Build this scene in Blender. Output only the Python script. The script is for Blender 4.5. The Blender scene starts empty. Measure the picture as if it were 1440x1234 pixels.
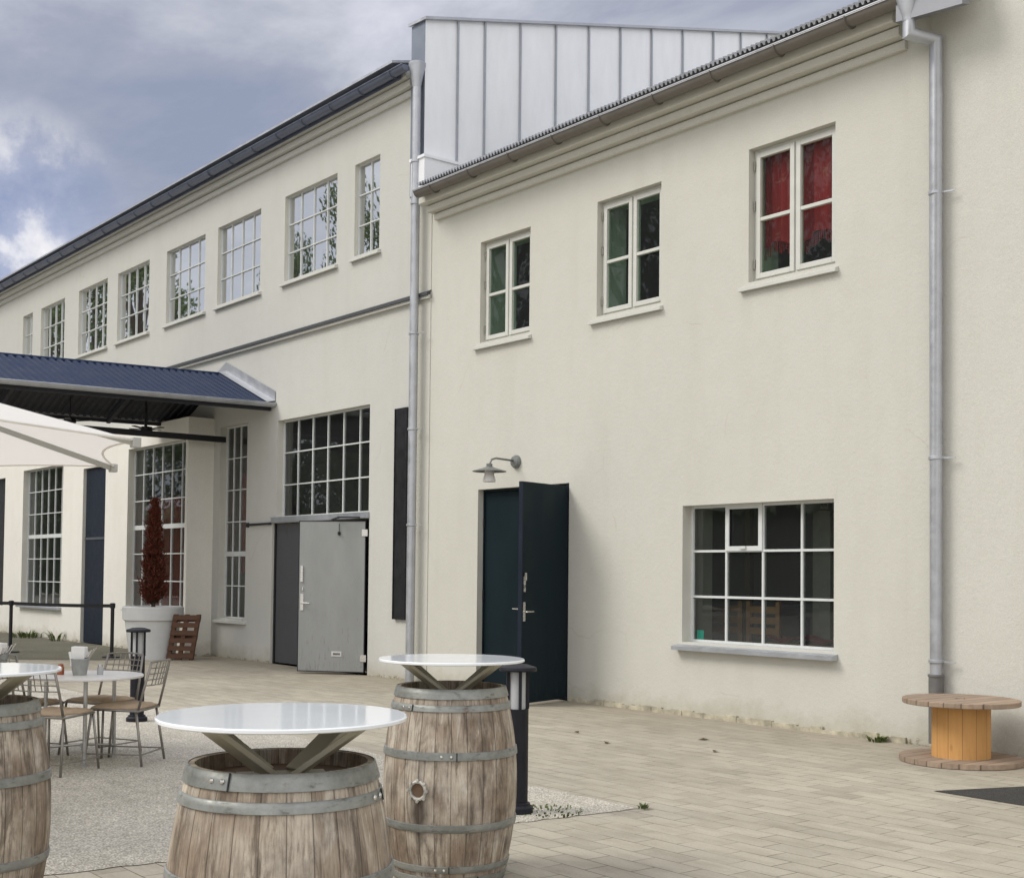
import bpy, math, random
from mathutils import Vector, Matrix
R = math.radians
random.seed(7)
S = bpy.context.scene
COL = S.collection

# ------------------------------------------------------------------ camera
YAW, PITCH, ROLL = 0.897694, 0.032851, 0.0101427
CAM = Vector((0.0, -10.236, 1.51))
fw = Vector((-math.sin(YAW)*math.cos(PITCH), math.cos(YAW)*math.cos(PITCH), math.sin(PITCH)))
r0 = Vector((math.cos(YAW), math.sin(YAW), 0)); u0 = r0.cross(fw)
rr = r0*math.cos(ROLL)+u0*math.sin(ROLL); uu = u0*math.cos(ROLL)-r0*math.sin(ROLL)
cd = bpy.data.cameras.new('camera'); cam = bpy.data.objects.new('camera', cd); COL.objects.link(cam)
M3 = Matrix((rr, uu, -fw)).transposed()
cam.matrix_world = Matrix.Translation(CAM) @ M3.to_4x4()
cd.sensor_width = 36; cd.lens = 45; cd.shift_y = (749.26-617)/1440
cd.clip_start = 0.05; cd.clip_end = 2000
S.camera = cam

# ------------------------------------------------------------------ exposure, world, sun
S.view_settings.view_transform = 'Standard'; S.view_settings.look = 'None'
S.view_settings.gamma = 1; S.view_settings.exposure = 0.48
SUN_EL, SUN_AZ = 46, 212          # azimuth measured clockwise from +y
wd = bpy.data.worlds.new('World'); S.world = wd; wd.use_nodes = True
nt = wd.node_tree; nt.nodes.clear()
def N(t, **k):
    n = nt.nodes.new(t)
    for a, b in k.items(): setattr(n, a, b)
    return n
L = nt.links.new
def mth(op, a, b=None, c=None, clamp=False):
    n = N('ShaderNodeMath', operation=op); n.use_clamp = clamp
    for i, v in enumerate((a, b, c)):
        if v is None: continue
        if isinstance(v, (int, float)): n.inputs[i].default_value = v
        else: L(v, n.inputs[i])
    return n.outputs[0]
def ramp(fac, stops):
    n = N('ShaderNodeValToRGB'); cr = n.color_ramp
    while len(cr.elements) < len(stops): cr.elements.new(0.5)
    for e, (p, c) in zip(cr.elements, stops):
        e.position = p; e.color = (*c, 1) if len(c) == 3 else c
    L(fac, n.inputs[0]); return n.outputs[0]
def mixc(fac, a, b, mode='MIX'):
    n = N('ShaderNodeMix', data_type='RGBA', blend_type=mode)
    if isinstance(fac, (int, float)): n.inputs[0].default_value = fac
    else: L(fac, n.inputs[0])
    for i, v in ((6, a), (7, b)):
        if isinstance(v, tuple): n.inputs[i].default_value = (*v, 1)
        else: L(v, n.inputs[i])
    return n.outputs[2]
out = N('ShaderNodeOutputWorld')
sky = N('ShaderNodeTexSky', sky_type='NISHITA'); sky.sun_disc = False
sky.sun_elevation = R(SUN_EL); sky.sun_rotation = R(SUN_AZ)
bgs = N('ShaderNodeBackground'); bgs.inputs[1].default_value = 0.10; L(sky.outputs[0], bgs.inputs[0])
tc = N('ShaderNodeTexCoord'); sp = N('ShaderNodeSeparateXYZ'); L(tc.outputs['Generated'], sp.inputs[0])
den = mth('ADD', mth('MAXIMUM', sp.outputs[2], 0.0), 0.25)
cb = N('ShaderNodeCombineXYZ'); L(mth('DIVIDE', sp.outputs[0], den), cb.inputs[0]); L(mth('DIVIDE', sp.outputs[1], den), cb.inputs[1])
n1 = N('ShaderNodeTexNoise'); L(cb.outputs[0], n1.inputs['Vector'])
n1.inputs['Scale'].default_value = 1.7; n1.inputs['Detail'].default_value = 8; n1.inputs['Roughness'].default_value = 0.60; n1.inputs['Distortion'].default_value = 0.35
n2 = N('ShaderNodeTexNoise'); L(tc.outputs['Generated'], n2.inputs['Vector'])
n2.inputs['Scale'].default_value = 9.0; n2.inputs['Detail'].default_value = 9; n2.inputs['Roughness'].default_value = 0.6
# thick grey-violet layer
layer = ramp(n1.outputs[0], [(0.36, (0.285, 0.32, 0.425)), (0.46, (0.37, 0.39, 0.475)), (0.54, (0.50, 0.515, 0.585)), (0.68, (0.76, 0.76, 0.83))])
# a bank of bright broken cumulus low in the north-west, with blue between
def dirdot(px):
    d = rr*((px[0]-720)/1800)-uu*((px[1]-749)/1800)+fw; d.normalize()
    v = N('ShaderNodeVectorMath', operation='DOT_PRODUCT'); L(tc.outputs['Generated'], v.inputs[0]); v.inputs[1].default_value = d
    nv = N('ShaderNodeVectorMath', operation='NORMALIZE'); L(tc.outputs['Generated'], nv.inputs[0]); L(nv.outputs[0], v.inputs[0])
    return v.outputs['Value']
bank = mth('MULTIPLY_ADD', dirdot((0, 335)), 190.0, -188.98, clamp=True)
cum = ramp(n2.outputs[0], [(0.37, (0.26, 0.32, 0.52)), (0.44, (0.40, 0.44, 0.61)), (0.50, (0.82, 0.81, 0.86)), (0.60, (1.15, 1.09, 1.03))])
bk = mth('MULTIPLY', bank, mth('MULTIPLY_ADD', n2.outputs[0], 1.2, 0.25, clamp=True))
cl = mixc(bk, layer, cum)
# clouds overhead and towards the sun side (south) are thinner and brighter
up = mth('MULTIPLY_ADD', sp.outputs[2], 2.4, -1.0, clamp=True)
so = mth('ADD', mth('MULTIPLY_ADD', sp.outputs[1], -1.1, 0.0, clamp=True), mth('MULTIPLY_ADD', sp.outputs[0], 1.15, 0.0, clamp=True))
br = mth('ADD', 1.0, mth('ADD', mth('MULTIPLY', up, 1.5), mth('MULTIPLY', so, 1.0)))
cl2 = mixc(1.0, mixc(mth('MULTIPLY', so, 0.8, clamp=True), cl, (0.53, 0.52, 0.52)), br, 'MULTIPLY')
bgc = N('ShaderNodeBackground'); L(cl2, bgc.inputs[0]); bgc.inputs[1].default_value = 0.76
mx = N('ShaderNodeMixShader'); mx.inputs[0].default_value = 0.9
L(bgs.outputs[0], mx.inputs[1]); L(bgc.outputs[0], mx.inputs[2]); L(mx.outputs[0], out.inputs[0])
sd = bpy.data.lights.new('sun', 'SUN'); sd.energy = 1.5; sd.angle = R(24); sd.color = (1.0, 0.95, 0.86)
so_ = bpy.data.objects.new('sun', sd); COL.objects.link(so_)
sv = Vector((math.sin(R(SUN_AZ))*math.cos(R(SUN_EL)), math.cos(R(SUN_AZ))*math.cos(R(SUN_EL)), math.sin(R(SUN_EL))))
so_.rotation_euler = sv.to_track_quat('Z', 'Y').to_euler(); so_.location = sv*40

# ------------------------------------------------------------------ helpers
class MB:
    def __init__(s): s.v = []; s.f = []; s.uv = []; s.m = []; s.mi = 0
    def face(s, idx, uv=None): s.f.append(tuple(idx)); s.uv.append(uv); s.m.append(s.mi)
    def quad(s, *p, uv=None):
        b = len(s.v); s.v += [tuple(q) for q in p]; s.face(range(b, b+len(p)), uv); return s
    def box(s, x0, x1, y0, y1, z0, z1):
        b = len(s.v)
        s.v += [(x, y, z) for z in (z0, z1) for y in (y0, y1) for x in (x0, x1)]
        for q in ((0, 2, 3, 1), (4, 5, 7, 6), (0, 1, 5, 4), (2, 6, 7, 3), (0, 4, 6, 2), (1, 3, 7, 5)): s.face([b+i for i in q])
        return s
    def bar(s, p, q, w, h, up=(0, 0, 1)):
        p = Vector(p); q = Vector(q); d = (q-p).normalized(); up = Vector(up)
        if abs(d.dot(up)) > .99: up = Vector((0, 1, 0))
        a = d.cross(up).normalized(); c = a.cross(d)
        b = len(s.v)
        for e in (p, q):
            for i, j in ((-1, -1), (1, -1), (1, 1), (-1, 1)): s.v.append(tuple(e+a*(i*w/2)+c*(j*h/2)))
        for k in ((3, 2, 1, 0), (4, 5, 6, 7), (0, 1, 5, 4), (1, 2, 6, 5), (2, 3, 7, 6), (3, 0, 4, 7)): s.face([b+i for i in k])
        return s
    def tube(s, pts, r, n=8, cap=True):
        pts = [Vector(p) for p in pts]; rings = []; pa = None
        for i, p in enumerate(pts):
            d = ((pts[i+1]-p).normalized() if i < len(pts)-1 else Vector()) + ((p-pts[i-1]).normalized() if i else Vector())
            d.normalize()
            if pa is None:
                a = d.cross(Vector((0, 0, 1)))
                if a.length < 1e-3: a = d.cross(Vector((0, 1, 0)))
            else: a = pa-d*pa.dot(d)
            a.normalize(); pa = a; c = d.cross(a)
            k = 1.0
            if 0 < i < len(pts)-1:
                co = (pts[i+1]-p).normalized().dot((p-pts[i-1]).normalized()); k = 1/math.sqrt(max(.3, (1+co)/2))
            rad = r[i] if isinstance(r, (list, tuple)) else r
            b = len(s.v)
            for j in range(n):
                t = 2*math.pi*j/n; s.v.append(tuple(p+(a*math.cos(t)+c*math.sin(t))*rad*(k if k < 1.3 else 1.3)))
            rings.append(b)
        for x, y in zip(rings, rings[1:]):
            for j in range(n): s.face((x+j, x+(j+1) % n, y+(j+1) % n, y+j), [(j/n, 0), ((j+1)/n, 0), ((j+1)/n, 1), (j/n, 1)])
        if cap: s.face([rings[0]+j for j in range(n)][::-1]); s.face([rings[-1]+j for j in range(n)])
        return s
    def lathe(s, prof, n=32, c=(0, 0, 0), caps=True, a0=0.0):
        rings = []; cx, cy, cz = c; d = 0; ds = [0]
        for (p, q) in zip(prof, prof[1:]): d += math.hypot(q[0]-p[0], q[1]-p[1]); ds.append(d)
        for (r, z) in prof:
            rings.append(len(s.v))
            for j in range(n):
                t = a0+2*math.pi*j/n; s.v.append((cx+r*math.cos(t), cy+r*math.sin(t), cz+z))
        for k, (x, y) in enumerate(zip(rings, rings[1:])):
            for j in range(n):
                s.face((x+j, x+(j+1) % n, y+(j+1) % n, y+j), [(j/n, ds[k]), ((j+1)/n, ds[k]), ((j+1)/n, ds[k+1]), (j/n, ds[k+1])])
        if caps:
            s.face([rings[0]+j for j in range(n)][::-1]); s.face([rings[-1]+j for j in range(n)])
        return s
    def build(s, name, mat, parent=None, smooth=False, bevel=0, auto=None):
        me = bpy.data.meshes.new(name)
        off = Vector((0, 0, 0)); p = parent
        while p is not None: off = off+p.location; p = p.parent
        me.from_pydata([(a[0]-off.x, a[1]-off.y, a[2]-off.z) for a in s.v], [], s.f)
        if any(u for u in s.uv):
            ul = me.uv_layers.new(name='uv'); li = 0
            for f, u in zip(s.f, s.uv):
                for k in range(len(f)):
                    if u: ul.data[li].uv = u[k]
                    li += 1
        for m_ in (mat if isinstance(mat, list) else [mat]): me.materials.append(m_)
        if isinstance(mat, list): me.polygons.foreach_set('material_index', s.m)
        if smooth: me.polygons.foreach_set('use_smooth', [True]*len(s.f))
        me.update()
        o = bpy.data.objects.new(name, me); COL.objects.link(o)
        if parent is not None: o.parent = parent
        if smooth and auto:
            try: me.set_sharp_from_angle(angle=R(auto))
            except Exception: pass
        if bevel:
            b = o.modifiers.new('bevel', 'BEVEL'); b.width = bevel; b.segments = 2; b.limit_method = 'ANGLE'
        return o
def tag(o, label=None, cat=None, group=None, kind=None):
    if label: o['label'] = label
    if cat: o['category'] = cat
    if group: o['group'] = group
    if kind: o['kind'] = kind
    return o
def thing(name, loc, label, cat, group=None):
    o = bpy.data.objects.new(name, None); COL.objects.link(o); o.location = loc; o.empty_display_size = .2
    return tag(o, label, cat, group)
def copy_tree(o, loc, rz=0, label=None, parent=None):
    c = o.copy(); COL.objects.link(c)
    if parent is None:
        c.location = loc; c.rotation_euler = (0, 0, rz)
        if label: c['label'] = label
    else: c.parent = parent
    for ch in list(o.children): copy_tree(ch, None, 0, None, c)
    return c

# ------------------------------------------------------------------ materials
class Mat:
    def __init__(s, name, col=(.5, .5, .5), rough=.6, metal=0.0, spec=.5):
        global nt, L
        s.m = bpy.data.materials.new(name); s.m.use_nodes = True
        nt = s.m.node_tree; L = nt.links.new; s.nt = nt
        s.b = nt.nodes['Principled BSDF']; s.out = nt.nodes['Material Output']
        s.b.inputs['Base Color'].default_value = (*col, 1); s.b.inputs['Roughness'].default_value = rough
        s.b.inputs['Metallic'].default_value = metal; s.b.inputs['Specular IOR Level'].default_value = spec
        s.tc = N('ShaderNodeTexCoord')
    def co(s, scale=(1, 1, 1), which='Object', loc=(0, 0, 0)):
        mp = N('ShaderNodeMapping'); L(s.tc.outputs[which], mp.inputs[0]); mp.inputs['Scale'].default_value = scale; mp.inputs['Location'].default_value = loc
        return mp.outputs[0]
    def noise(s, vec, scale, detail=5, rough=.55, dist=0):
        n = N('ShaderNodeTexNoise'); L(vec, n.inputs['Vector']); n.inputs['Scale'].default_value = scale
        n.inputs['Detail'].default_value = detail; n.inputs['Roughness'].default_value = rough; n.inputs['Distortion'].default_value = dist
        return n.outputs[0]
    def base(s, c): L(c, s.b.inputs['Base Color'])
    def rough(s, c): L(c, s.b.inputs['Roughness'])
    def bump(s, h, strength=.3, dist=.01):
        n = N('ShaderNodeBump'); n.inputs['Strength'].default_value = strength; n.inputs['Distance'].default_value = dist
        L(h, n.inputs['Height']); L(n.outputs[0], s.b.inputs['Normal'])
def rnd():
    return N('ShaderNodeObjectInfo').outputs['Random']

def plaster(name, a, b, zbase=0.0, dirt=True):
    m = Mat(name, rough=.92, spec=.2)
    w = N('ShaderNodeNewGeometry').outputs['Position']
    big = m.noise(w, .55, 4, .6); mid = m.noise(w, 5, 5, .6); fine = m.noise(w, 90, 4, .7)
    c = mixc(ramp(big, [(.3, (0, 0, 0)), (.7, (1, 1, 1))]), a, b)
    c = mixc(.22, c, ramp(mid, [(.25, (.86, .85, .83)), (.6, (1, 1, 1))]), 'MULTIPLY')
    c = mixc(.75, c, ramp(fine, [(.3, (.85, .85, .85)), (.65, (1.05, 1.05, 1.05))]), 'MULTIPLY')
    vor = N('ShaderNodeTexVoronoi', feature='DISTANCE_TO_EDGE'); L(m_warp(m, w, .35, 1.7), vor.inputs['Vector']); vor.inputs['Scale'].default_value = .42
    ck = mth('MULTIPLY', ramp(vor.outputs['Distance'], [(.0, (1, 1, 1)), (.0035, (0, 0, 0))]), ramp(m.noise(w, .8, 3), [(.56, (0, 0, 0)), (.62, (.4, .4, .4))]))
    c = mixc(ck, c, (.40, .37, .31))
    if dirt:
        sx = N('ShaderNodeSeparateXYZ'); L(w, sx.inputs[0])
        st = m.noise(m_scale(w, (2.2, 2.2, .22)), 1.0, 4, .6)
        c = mixc(.16, c, ramp(st, [(.34, (.83, .82, .79)), (.5, (1, 1, 1))]), 'MULTIPLY')
        h = mth('SUBTRACT', sx.outputs[2], zbase)
        # splash dirt and flaked render along the foot of the wall
        e = mth('SUBTRACT', mth('MULTIPLY_ADD', m.noise(w, 3.0, 6, .7), .55, 0.0), mth('MULTIPLY', h, .85))
        c = mixc(ramp(e, [(.06, (0, 0, 0)), (.36, (.8, .8, .8))]), c, (.36, .33, .25))
        e2 = mth('SUBTRACT', m.noise(m_scale(w, (1, 1, 2.2)), 5.5, 6, .75), mth('MULTIPLY', h, 2.6))
        fl = ramp(e2, [(.44, (0, 0, 0)), (.47, (1, 1, 1))])
        c = mixc(fl, c, ramp(m.noise(w, 25, 3), [(.35, (.20, .17, .11)), (.6, (.42, .39, .31))]))
    m.base(c)
    m.bump(mth('ADD', mth('MULTIPLY', fine, .5), mth('MULTIPLY', m.noise(w, 22, 4, .6), .8)), .34, .012)
    return m.m
def m_warp(m, v, amt, sc):
    nc = N('ShaderNodeTexNoise'); L(v, nc.inputs['Vector']); nc.inputs['Scale'].default_value = sc; nc.inputs['Detail'].default_value = 4
    k = N('ShaderNodeVectorMath', operation='SCALE'); L(nc.outputs['Color'], k.inputs[0]); k.inputs['Scale'].default_value = amt
    a = N('ShaderNodeVectorMath', operation='ADD'); L(v, a.inputs[0]); L(k.outputs[0], a.inputs[1]); return a.outputs[0]
def m_scale(v, s):
    mp = N('ShaderNodeMapping'); L(v, mp.inputs[0]); mp.inputs['Scale'].default_value = s; return mp.outputs[0]

def simple(name, col, rough=.5, metal=0.0, spec=.5, var=.12, scale=8, bump=0.0, stretch=(1, 1, 1)):
    m = Mat(name, col, rough, metal, spec)
    n = m.noise(m.co(stretch), scale, 6, .62)
    lo = tuple(c*(1-var) for c in col); hi = tuple(min(1, c*(1+var)) for c in col)
    m.base(ramp(n, [(.28, lo), (.72, hi)]))
    m.rough(ramp(n, [(.3, (rough*.8,)*3), (.7, (min(1, rough*1.25),)*3)]))
    if bump: m.bump(m.noise(m.co(stretch), scale*6, 5, .65), bump, .006)
    return m.m

PLA = plaster('plaster_cream', (.58, .572, .512), (.557, .549, .49))
PLB = plaster('plaster_cream_left', (.555, .553, .515), (.53, .528, .492))
PLC = plaster('plaster_cream_end', (.58, .572, .515), (.557, .549, .493))
PLF = simple('flaked_footing_render', (.42, .385, .29), .95, var=.5, scale=7, bump=.4)
PLD = plaster('plaster_white_low', (.80, .78, .71), (.77, .75, .68))
REV = simple('reveal_paint', (.55, .54, .48), .85, var=.06, scale=3)
WFR = simple('white_window_paint', (.56, .565, .52), .45, var=.05, scale=5)
STEEL = simple('white_steel_bars', (.60, .62, .61), .45, var=.06, scale=6)
SILL = simple('grey_sill_metal', (.42, .44, .47), .38, .55, var=.10, scale=5)
ZINC = simple('galvanised_steel', (.44, .455, .48), .46, .6, var=.14, scale=6, bump=.05)
GUTB = simple('brown_shaded_gutter', (.17, .155, .135), .6, .2, var=.15, scale=5)  # galvanised gutter, the shade under the eave put into its brown-grey
ZINCD = simple('shaded_zinc', (.15, .168, .225), .45, .5, var=.15, scale=6)  # zinc with eave shade and bluish reflection put into its colour
PANEL = None
ZINCF = simple('blue_grey_zinc', (.20, .225, .27), .45, .4, var=.12, scale=4)
def mk_panel():
    m = Mat('standing_seam_zinc', rough=.36, metal=.2, spec=.5)
    w = N('ShaderNodeNewGeometry').outputs['Position']
    a = m.noise(w, .9, 4, .6); b = m.noise(m_scale(w, (1, 1, .25)), 6, 5, .6)
    c = mixc(a, (.83, .855, .87), (.89, .895, .90)); c = mixc(.5, c, ramp(b, [(.3, (.90, .90, .90)), (.7, (1.03, 1.03, 1.03))]), 'MULTIPLY')
    m.base(c); m.bump(m.noise(m_scale(w, (1, 1.6, .8)), 1.6, 4), .34, .05); return m.m
PANEL = mk_panel()
NAVY = simple('navy_roof_sheet', (.013, .024, .058), .5, 0, .10, var=.18, scale=3)
SOFF = simple('dark_soffit_boards', (.022, .023, .030), .7, var=.3, scale=4, stretch=(8, .6, 1))
DOORB = simple('blue_green_door_paint', (.0095, .020, .027), .5, 0, .22, var=.16, scale=3, bump=.03)
DOORN = simple('navy_door_paint', (.011, .017, .030), .5, 0, .22, var=.16, scale=3)
DOORG = simple('light_grey_door_paint', (.245, .252, .245), .5, var=.06, scale=4, bump=.03)
DOORD = simple('dark_grey_door_paint', (.075, .076, .082), .5, var=.08, scale=4)
BLACK = simple('black_metal', (.012, .012, .015), .45, .2, var=.25, scale=9)
BOLL = simple('bollard_paint', (.012, .012, .017), .5, 0, .25, var=.25, scale=12)
CHROME = simple('worn_steel_handle', (.62, .61, .58), .25, .95, var=.1, scale=20)
CHAIRM = simple('chair_steel', (.27, .255, .23), .42, .7, var=.18, scale=20)
TABM = simple('table_steel', (.42, .42, .41), .32, .8, var=.12, scale=20)
OLIVE = simple('grey_olive_steel', (.40, .375, .29), .5, .25, var=.10, scale=7)
CUSH = simple('tan_cushion_fabric', (.40, .30, .20), .95, var=.14, scale=14, bump=.25)
INT = simple('interior_wall', (.20, .215, .215), .9, var=.2, scale=.6)
INTF = simple('interior_floor', (.10, .09, .08), .7, var=.2, scale=1)
REDC = None
def cloth_red(name, a, b, marks):
    m = Mat(name, rough=.9, spec=.2)
    v = m.co((1, 1, 1)); f = m.noise(m_scale(v, (9, 1, .35)), 1.5, 3)
    c = mixc(f, a, b)
    if marks:
        vo = m.noise(v, 4.2, 2, .5, 1.2); c = mixc(ramp(vo, [(.60, (0, 0, 0)), (.635, (.55, .55, .55)), (.68, (0, 0, 0))]), c, (.46, .14, .14))
    m.base(c); return m.m
REDC = cloth_red('red_curtain_cloth', (.34, .014, .024), (.46, .032, .044), True)
REDD = cloth_red('dark_red_drape', (.20, .013, .015), (.29, .024, .026), False)
REDD2 = cloth_red('bright_red_blanket', (.34, .015, .02), (.48, .03, .03), False)
PLANT = simple('white_planter_plastic', (.58, .59, .58), .5, var=.06, scale=3)
PALW = simple('pallet_wood', (.105, .052, .030), .85, var=.3, scale=5, stretch=(1, 1, 6), bump=.2)
PALW2 = simple('indoor_pallet_wood', (.36, .19, .09), .8, var=.25, scale=5)
WHITE = simple('white_napkin', (.80, .80, .78), .85, var=.04, scale=20)
BUCK = simple('zinc_bucket', (.36, .37, .36), .45, .5, var=.15, scale=25)
SAUCE = simple('red_brown_sauce_jar', (.33, .09, .035), .3, var=.2, scale=20)
LEAFD = simple('dry_leaf', (.10, .06, .03), .8, var=.3, scale=30)
GRASS = simple('weed_green', (.075, .105, .022), .7, var=.35, scale=18)
TEAL = simple('teal_sticker', (.01, .17, .12), .5, var=.05)
PAPER = simple('pale_label_plate', (.55, .55, .52), .5, var=.05)
INK = simple('label_print', (.03, .03, .03), .6, var=.05)

def glass(name, refl_base, refl_gain, tint):
    m = Mat(name)
    nt.nodes.remove(m.b)
    tr = N('ShaderNodeBsdfTransparent'); tr.inputs[0].default_value = (*tint, 1)
    gl = N('ShaderNodeBsdfGlossy'); gl.inputs['Roughness'].default_value = .012; gl.inputs[0].default_value = (.95, .97, .97, 1)
    w = N('ShaderNodeNewGeometry').outputs['Position']
    nz = N('ShaderNodeTexNoise'); L(w, nz.inputs['Vector']); nz.inputs['Scale'].default_value = 1.1; nz.inputs['Detail'].default_value = 1
    bp = N('ShaderNodeBump'); bp.inputs['Strength'].default_value = .012; bp.inputs['Distance'].default_value = .05; L(nz.outputs[0], bp.inputs['Height']); L(bp.outputs[0], gl.inputs['Normal'])
    fr = N('ShaderNodeFresnel'); fr.inputs[0].default_value = 1.5
    fac = mth('MULTIPLY_ADD', fr.outputs[0], refl_gain, refl_base, clamp=True)
    mx = N('ShaderNodeMixShader'); L(fac, mx.inputs[0]); L(tr.outputs[0], mx.inputs[1]); L(gl.outputs[0], mx.inputs[2]); df = N('ShaderNodeBsdfDiffuse'); df.inputs[0].default_value = (.55, .58, .60, 1); m2 = N('ShaderNodeMixShader'); m2.inputs[0].default_value = .022
    L(mx.outputs[0], m2.inputs[1]); L(df.outputs[0], m2.inputs[2]); L(m2.outputs[0], m.out.inputs[0])
    return m.m
GL_UP = glass('coated_glass', .50, 1.6, (.70, .78, .74))
GL_LOW = glass('clear_glass', .0, 1.25, (.82, .90, .85))
GL_GRN = glass('greenish_glass', .0, .5, (.72, .93, .79))

def mk_pavers():
    m = Mat('concrete_pavers', rough=.85, spec=.25)
    w = N('ShaderNodeNewGeometry').outputs['Position']
    wob = m.noise(w, 1.3, 2); 
    vadd = N('ShaderNodeVectorMath', operation='ADD'); L(w, vadd.inputs[0])
    sc = N('ShaderNodeVectorMath', operation='SCALE'); sc.inputs['Scale'].default_value = .03
    nc = N('ShaderNodeTexNoise'); L(w, nc.inputs['Vector']); nc.inputs['Scale'].default_value = 1.1; L(nc.outputs['Color'], sc.inputs[0]); L(sc.outputs[0], vadd.inputs[1])
    br = N('ShaderNodeTexBrick'); L(vadd.outputs[0], br.inputs['Vector'])
    br.inputs['Scale'].default_value = 1; br.inputs['Brick Width'].default_value = .34; br.inputs['Row Height'].default_value = .17; br.inputs['Mortar Size'].default_value = .0038
    br.inputs['Mortar Smooth'].default_value = .4
    br.inputs['Color1'].default_value = (0, 0, 0, 1); br.inputs['Color2'].default_value = (1, 1, 1, 1); br.inputs['Mortar'].default_value = (.5, .5, .5, 1)
    c = mixc(br.outputs['Color'], (.365, .335, .275), (.43, .395, .325))
    big = m.noise(w, .35, 5, .6); c = mixc(.8, c, ramp(big, [(.3, (.80, .79, .76)), (.62, (1.06, 1.05, 1.02))]), 'MULTIPLY')
    mid = m.noise(m_scale(w, (1.2, 3.4, 1)), 1.9, 6, .65); c = mixc(.7, c, ramp(mid, [(.3, (.74, .73, .70)), (.56, (1.03, 1.03, 1.03))]), 'MULTIPLY')
    fine = m.noise(w, 60, 4, .75); c = mixc(.55, c, ramp(fine, [(.3, (.74, .74, .72)), (.7, (1.12, 1.12, 1.12))]), 'MULTIPLY')
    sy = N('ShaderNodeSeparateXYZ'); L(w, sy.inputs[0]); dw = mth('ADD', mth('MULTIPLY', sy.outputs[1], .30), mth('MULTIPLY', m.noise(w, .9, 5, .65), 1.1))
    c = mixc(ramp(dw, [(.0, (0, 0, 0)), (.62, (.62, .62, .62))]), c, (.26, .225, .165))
    jf = mth('MULTIPLY', br.outputs['Fac'], ramp(m.noise(w, 2.2, 4, .6), [(.38, (.15, .15, .15)), (.56, (.95, .95, .95))]))
    st = m.noise(m_scale(w, (4.5, 17, 1)), 1.0, 6, .7); c = mixc(.22, c, ramp(st, [(.30, (.72, .70, .66)), (.5, (1, 1, 1)), (.7, (1.10, 1.10, 1.10))]), 'MULTIPLY')
    c = mixc(jf, c, (.07, .06, .042))
    m.base(c)
    m.bump(mth('SUBTRACT', mth('MULTIPLY', fine, .25), br.outputs['Fac']), .35, .01); return m.m
def mk_gravel(name, a, b, sc, grass=True):
    m = Mat(name, rough=.95, spec=.15)
    w = N('ShaderNodeNewGeometry').outputs['Position']
    vo = N('ShaderNodeTexVoronoi'); L(w, vo.inputs['Vector']); vo.inputs['Scale'].default_value = sc
    se = N('ShaderNodeSeparateColor'); L(vo.outputs['Color'], se.inputs[0])
    c = mixc(se.outputs[0], a, b)
    c = mixc(.75, c, ramp(vo.outputs['Distance'], [(.2, (1.15, 1.15, 1.15)), (.75, (.50, .50, .50))]), 'MULTIPLY')
    big = m.noise(w, .7, 5, .65); c = mixc(.8, c, ramp(big, [(.3, (.78, .77, .74)), (.65, (1.08, 1.07, 1.05))]), 'MULTIPLY')
    md = m.noise(m_scale(w, (1, 1, 1)), 6, 5, .7); c = mixc(.5, c, ramp(md, [(.3, (.72, .72, .70)), (.65, (1.1, 1.1, 1.1))]), 'MULTIPLY')
    if grass:
        g = m.noise(w, 1.4, 6, .7); c = mixc(ramp(g, [(.60, (0, 0, 0)), (.74, (.55, .55, .55))]), c, (.17, .17, .075))
    m.base(c); m.bump(vo.outputs['Distance'], .8, .012); return m.m
PAVE = mk_pavers()
GRAV = mk_gravel('pale_gravel', (.46, .43, .365), (.78, .74, .65), 80)
MOSS = mk_gravel('mossy_asphalt', (.15, .145, .115), (.23, .22, .17), 90)
ASPH = mk_gravel('dark_asphalt', (.060, .058, .055), (.10, .097, .09), 120, False)

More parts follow.
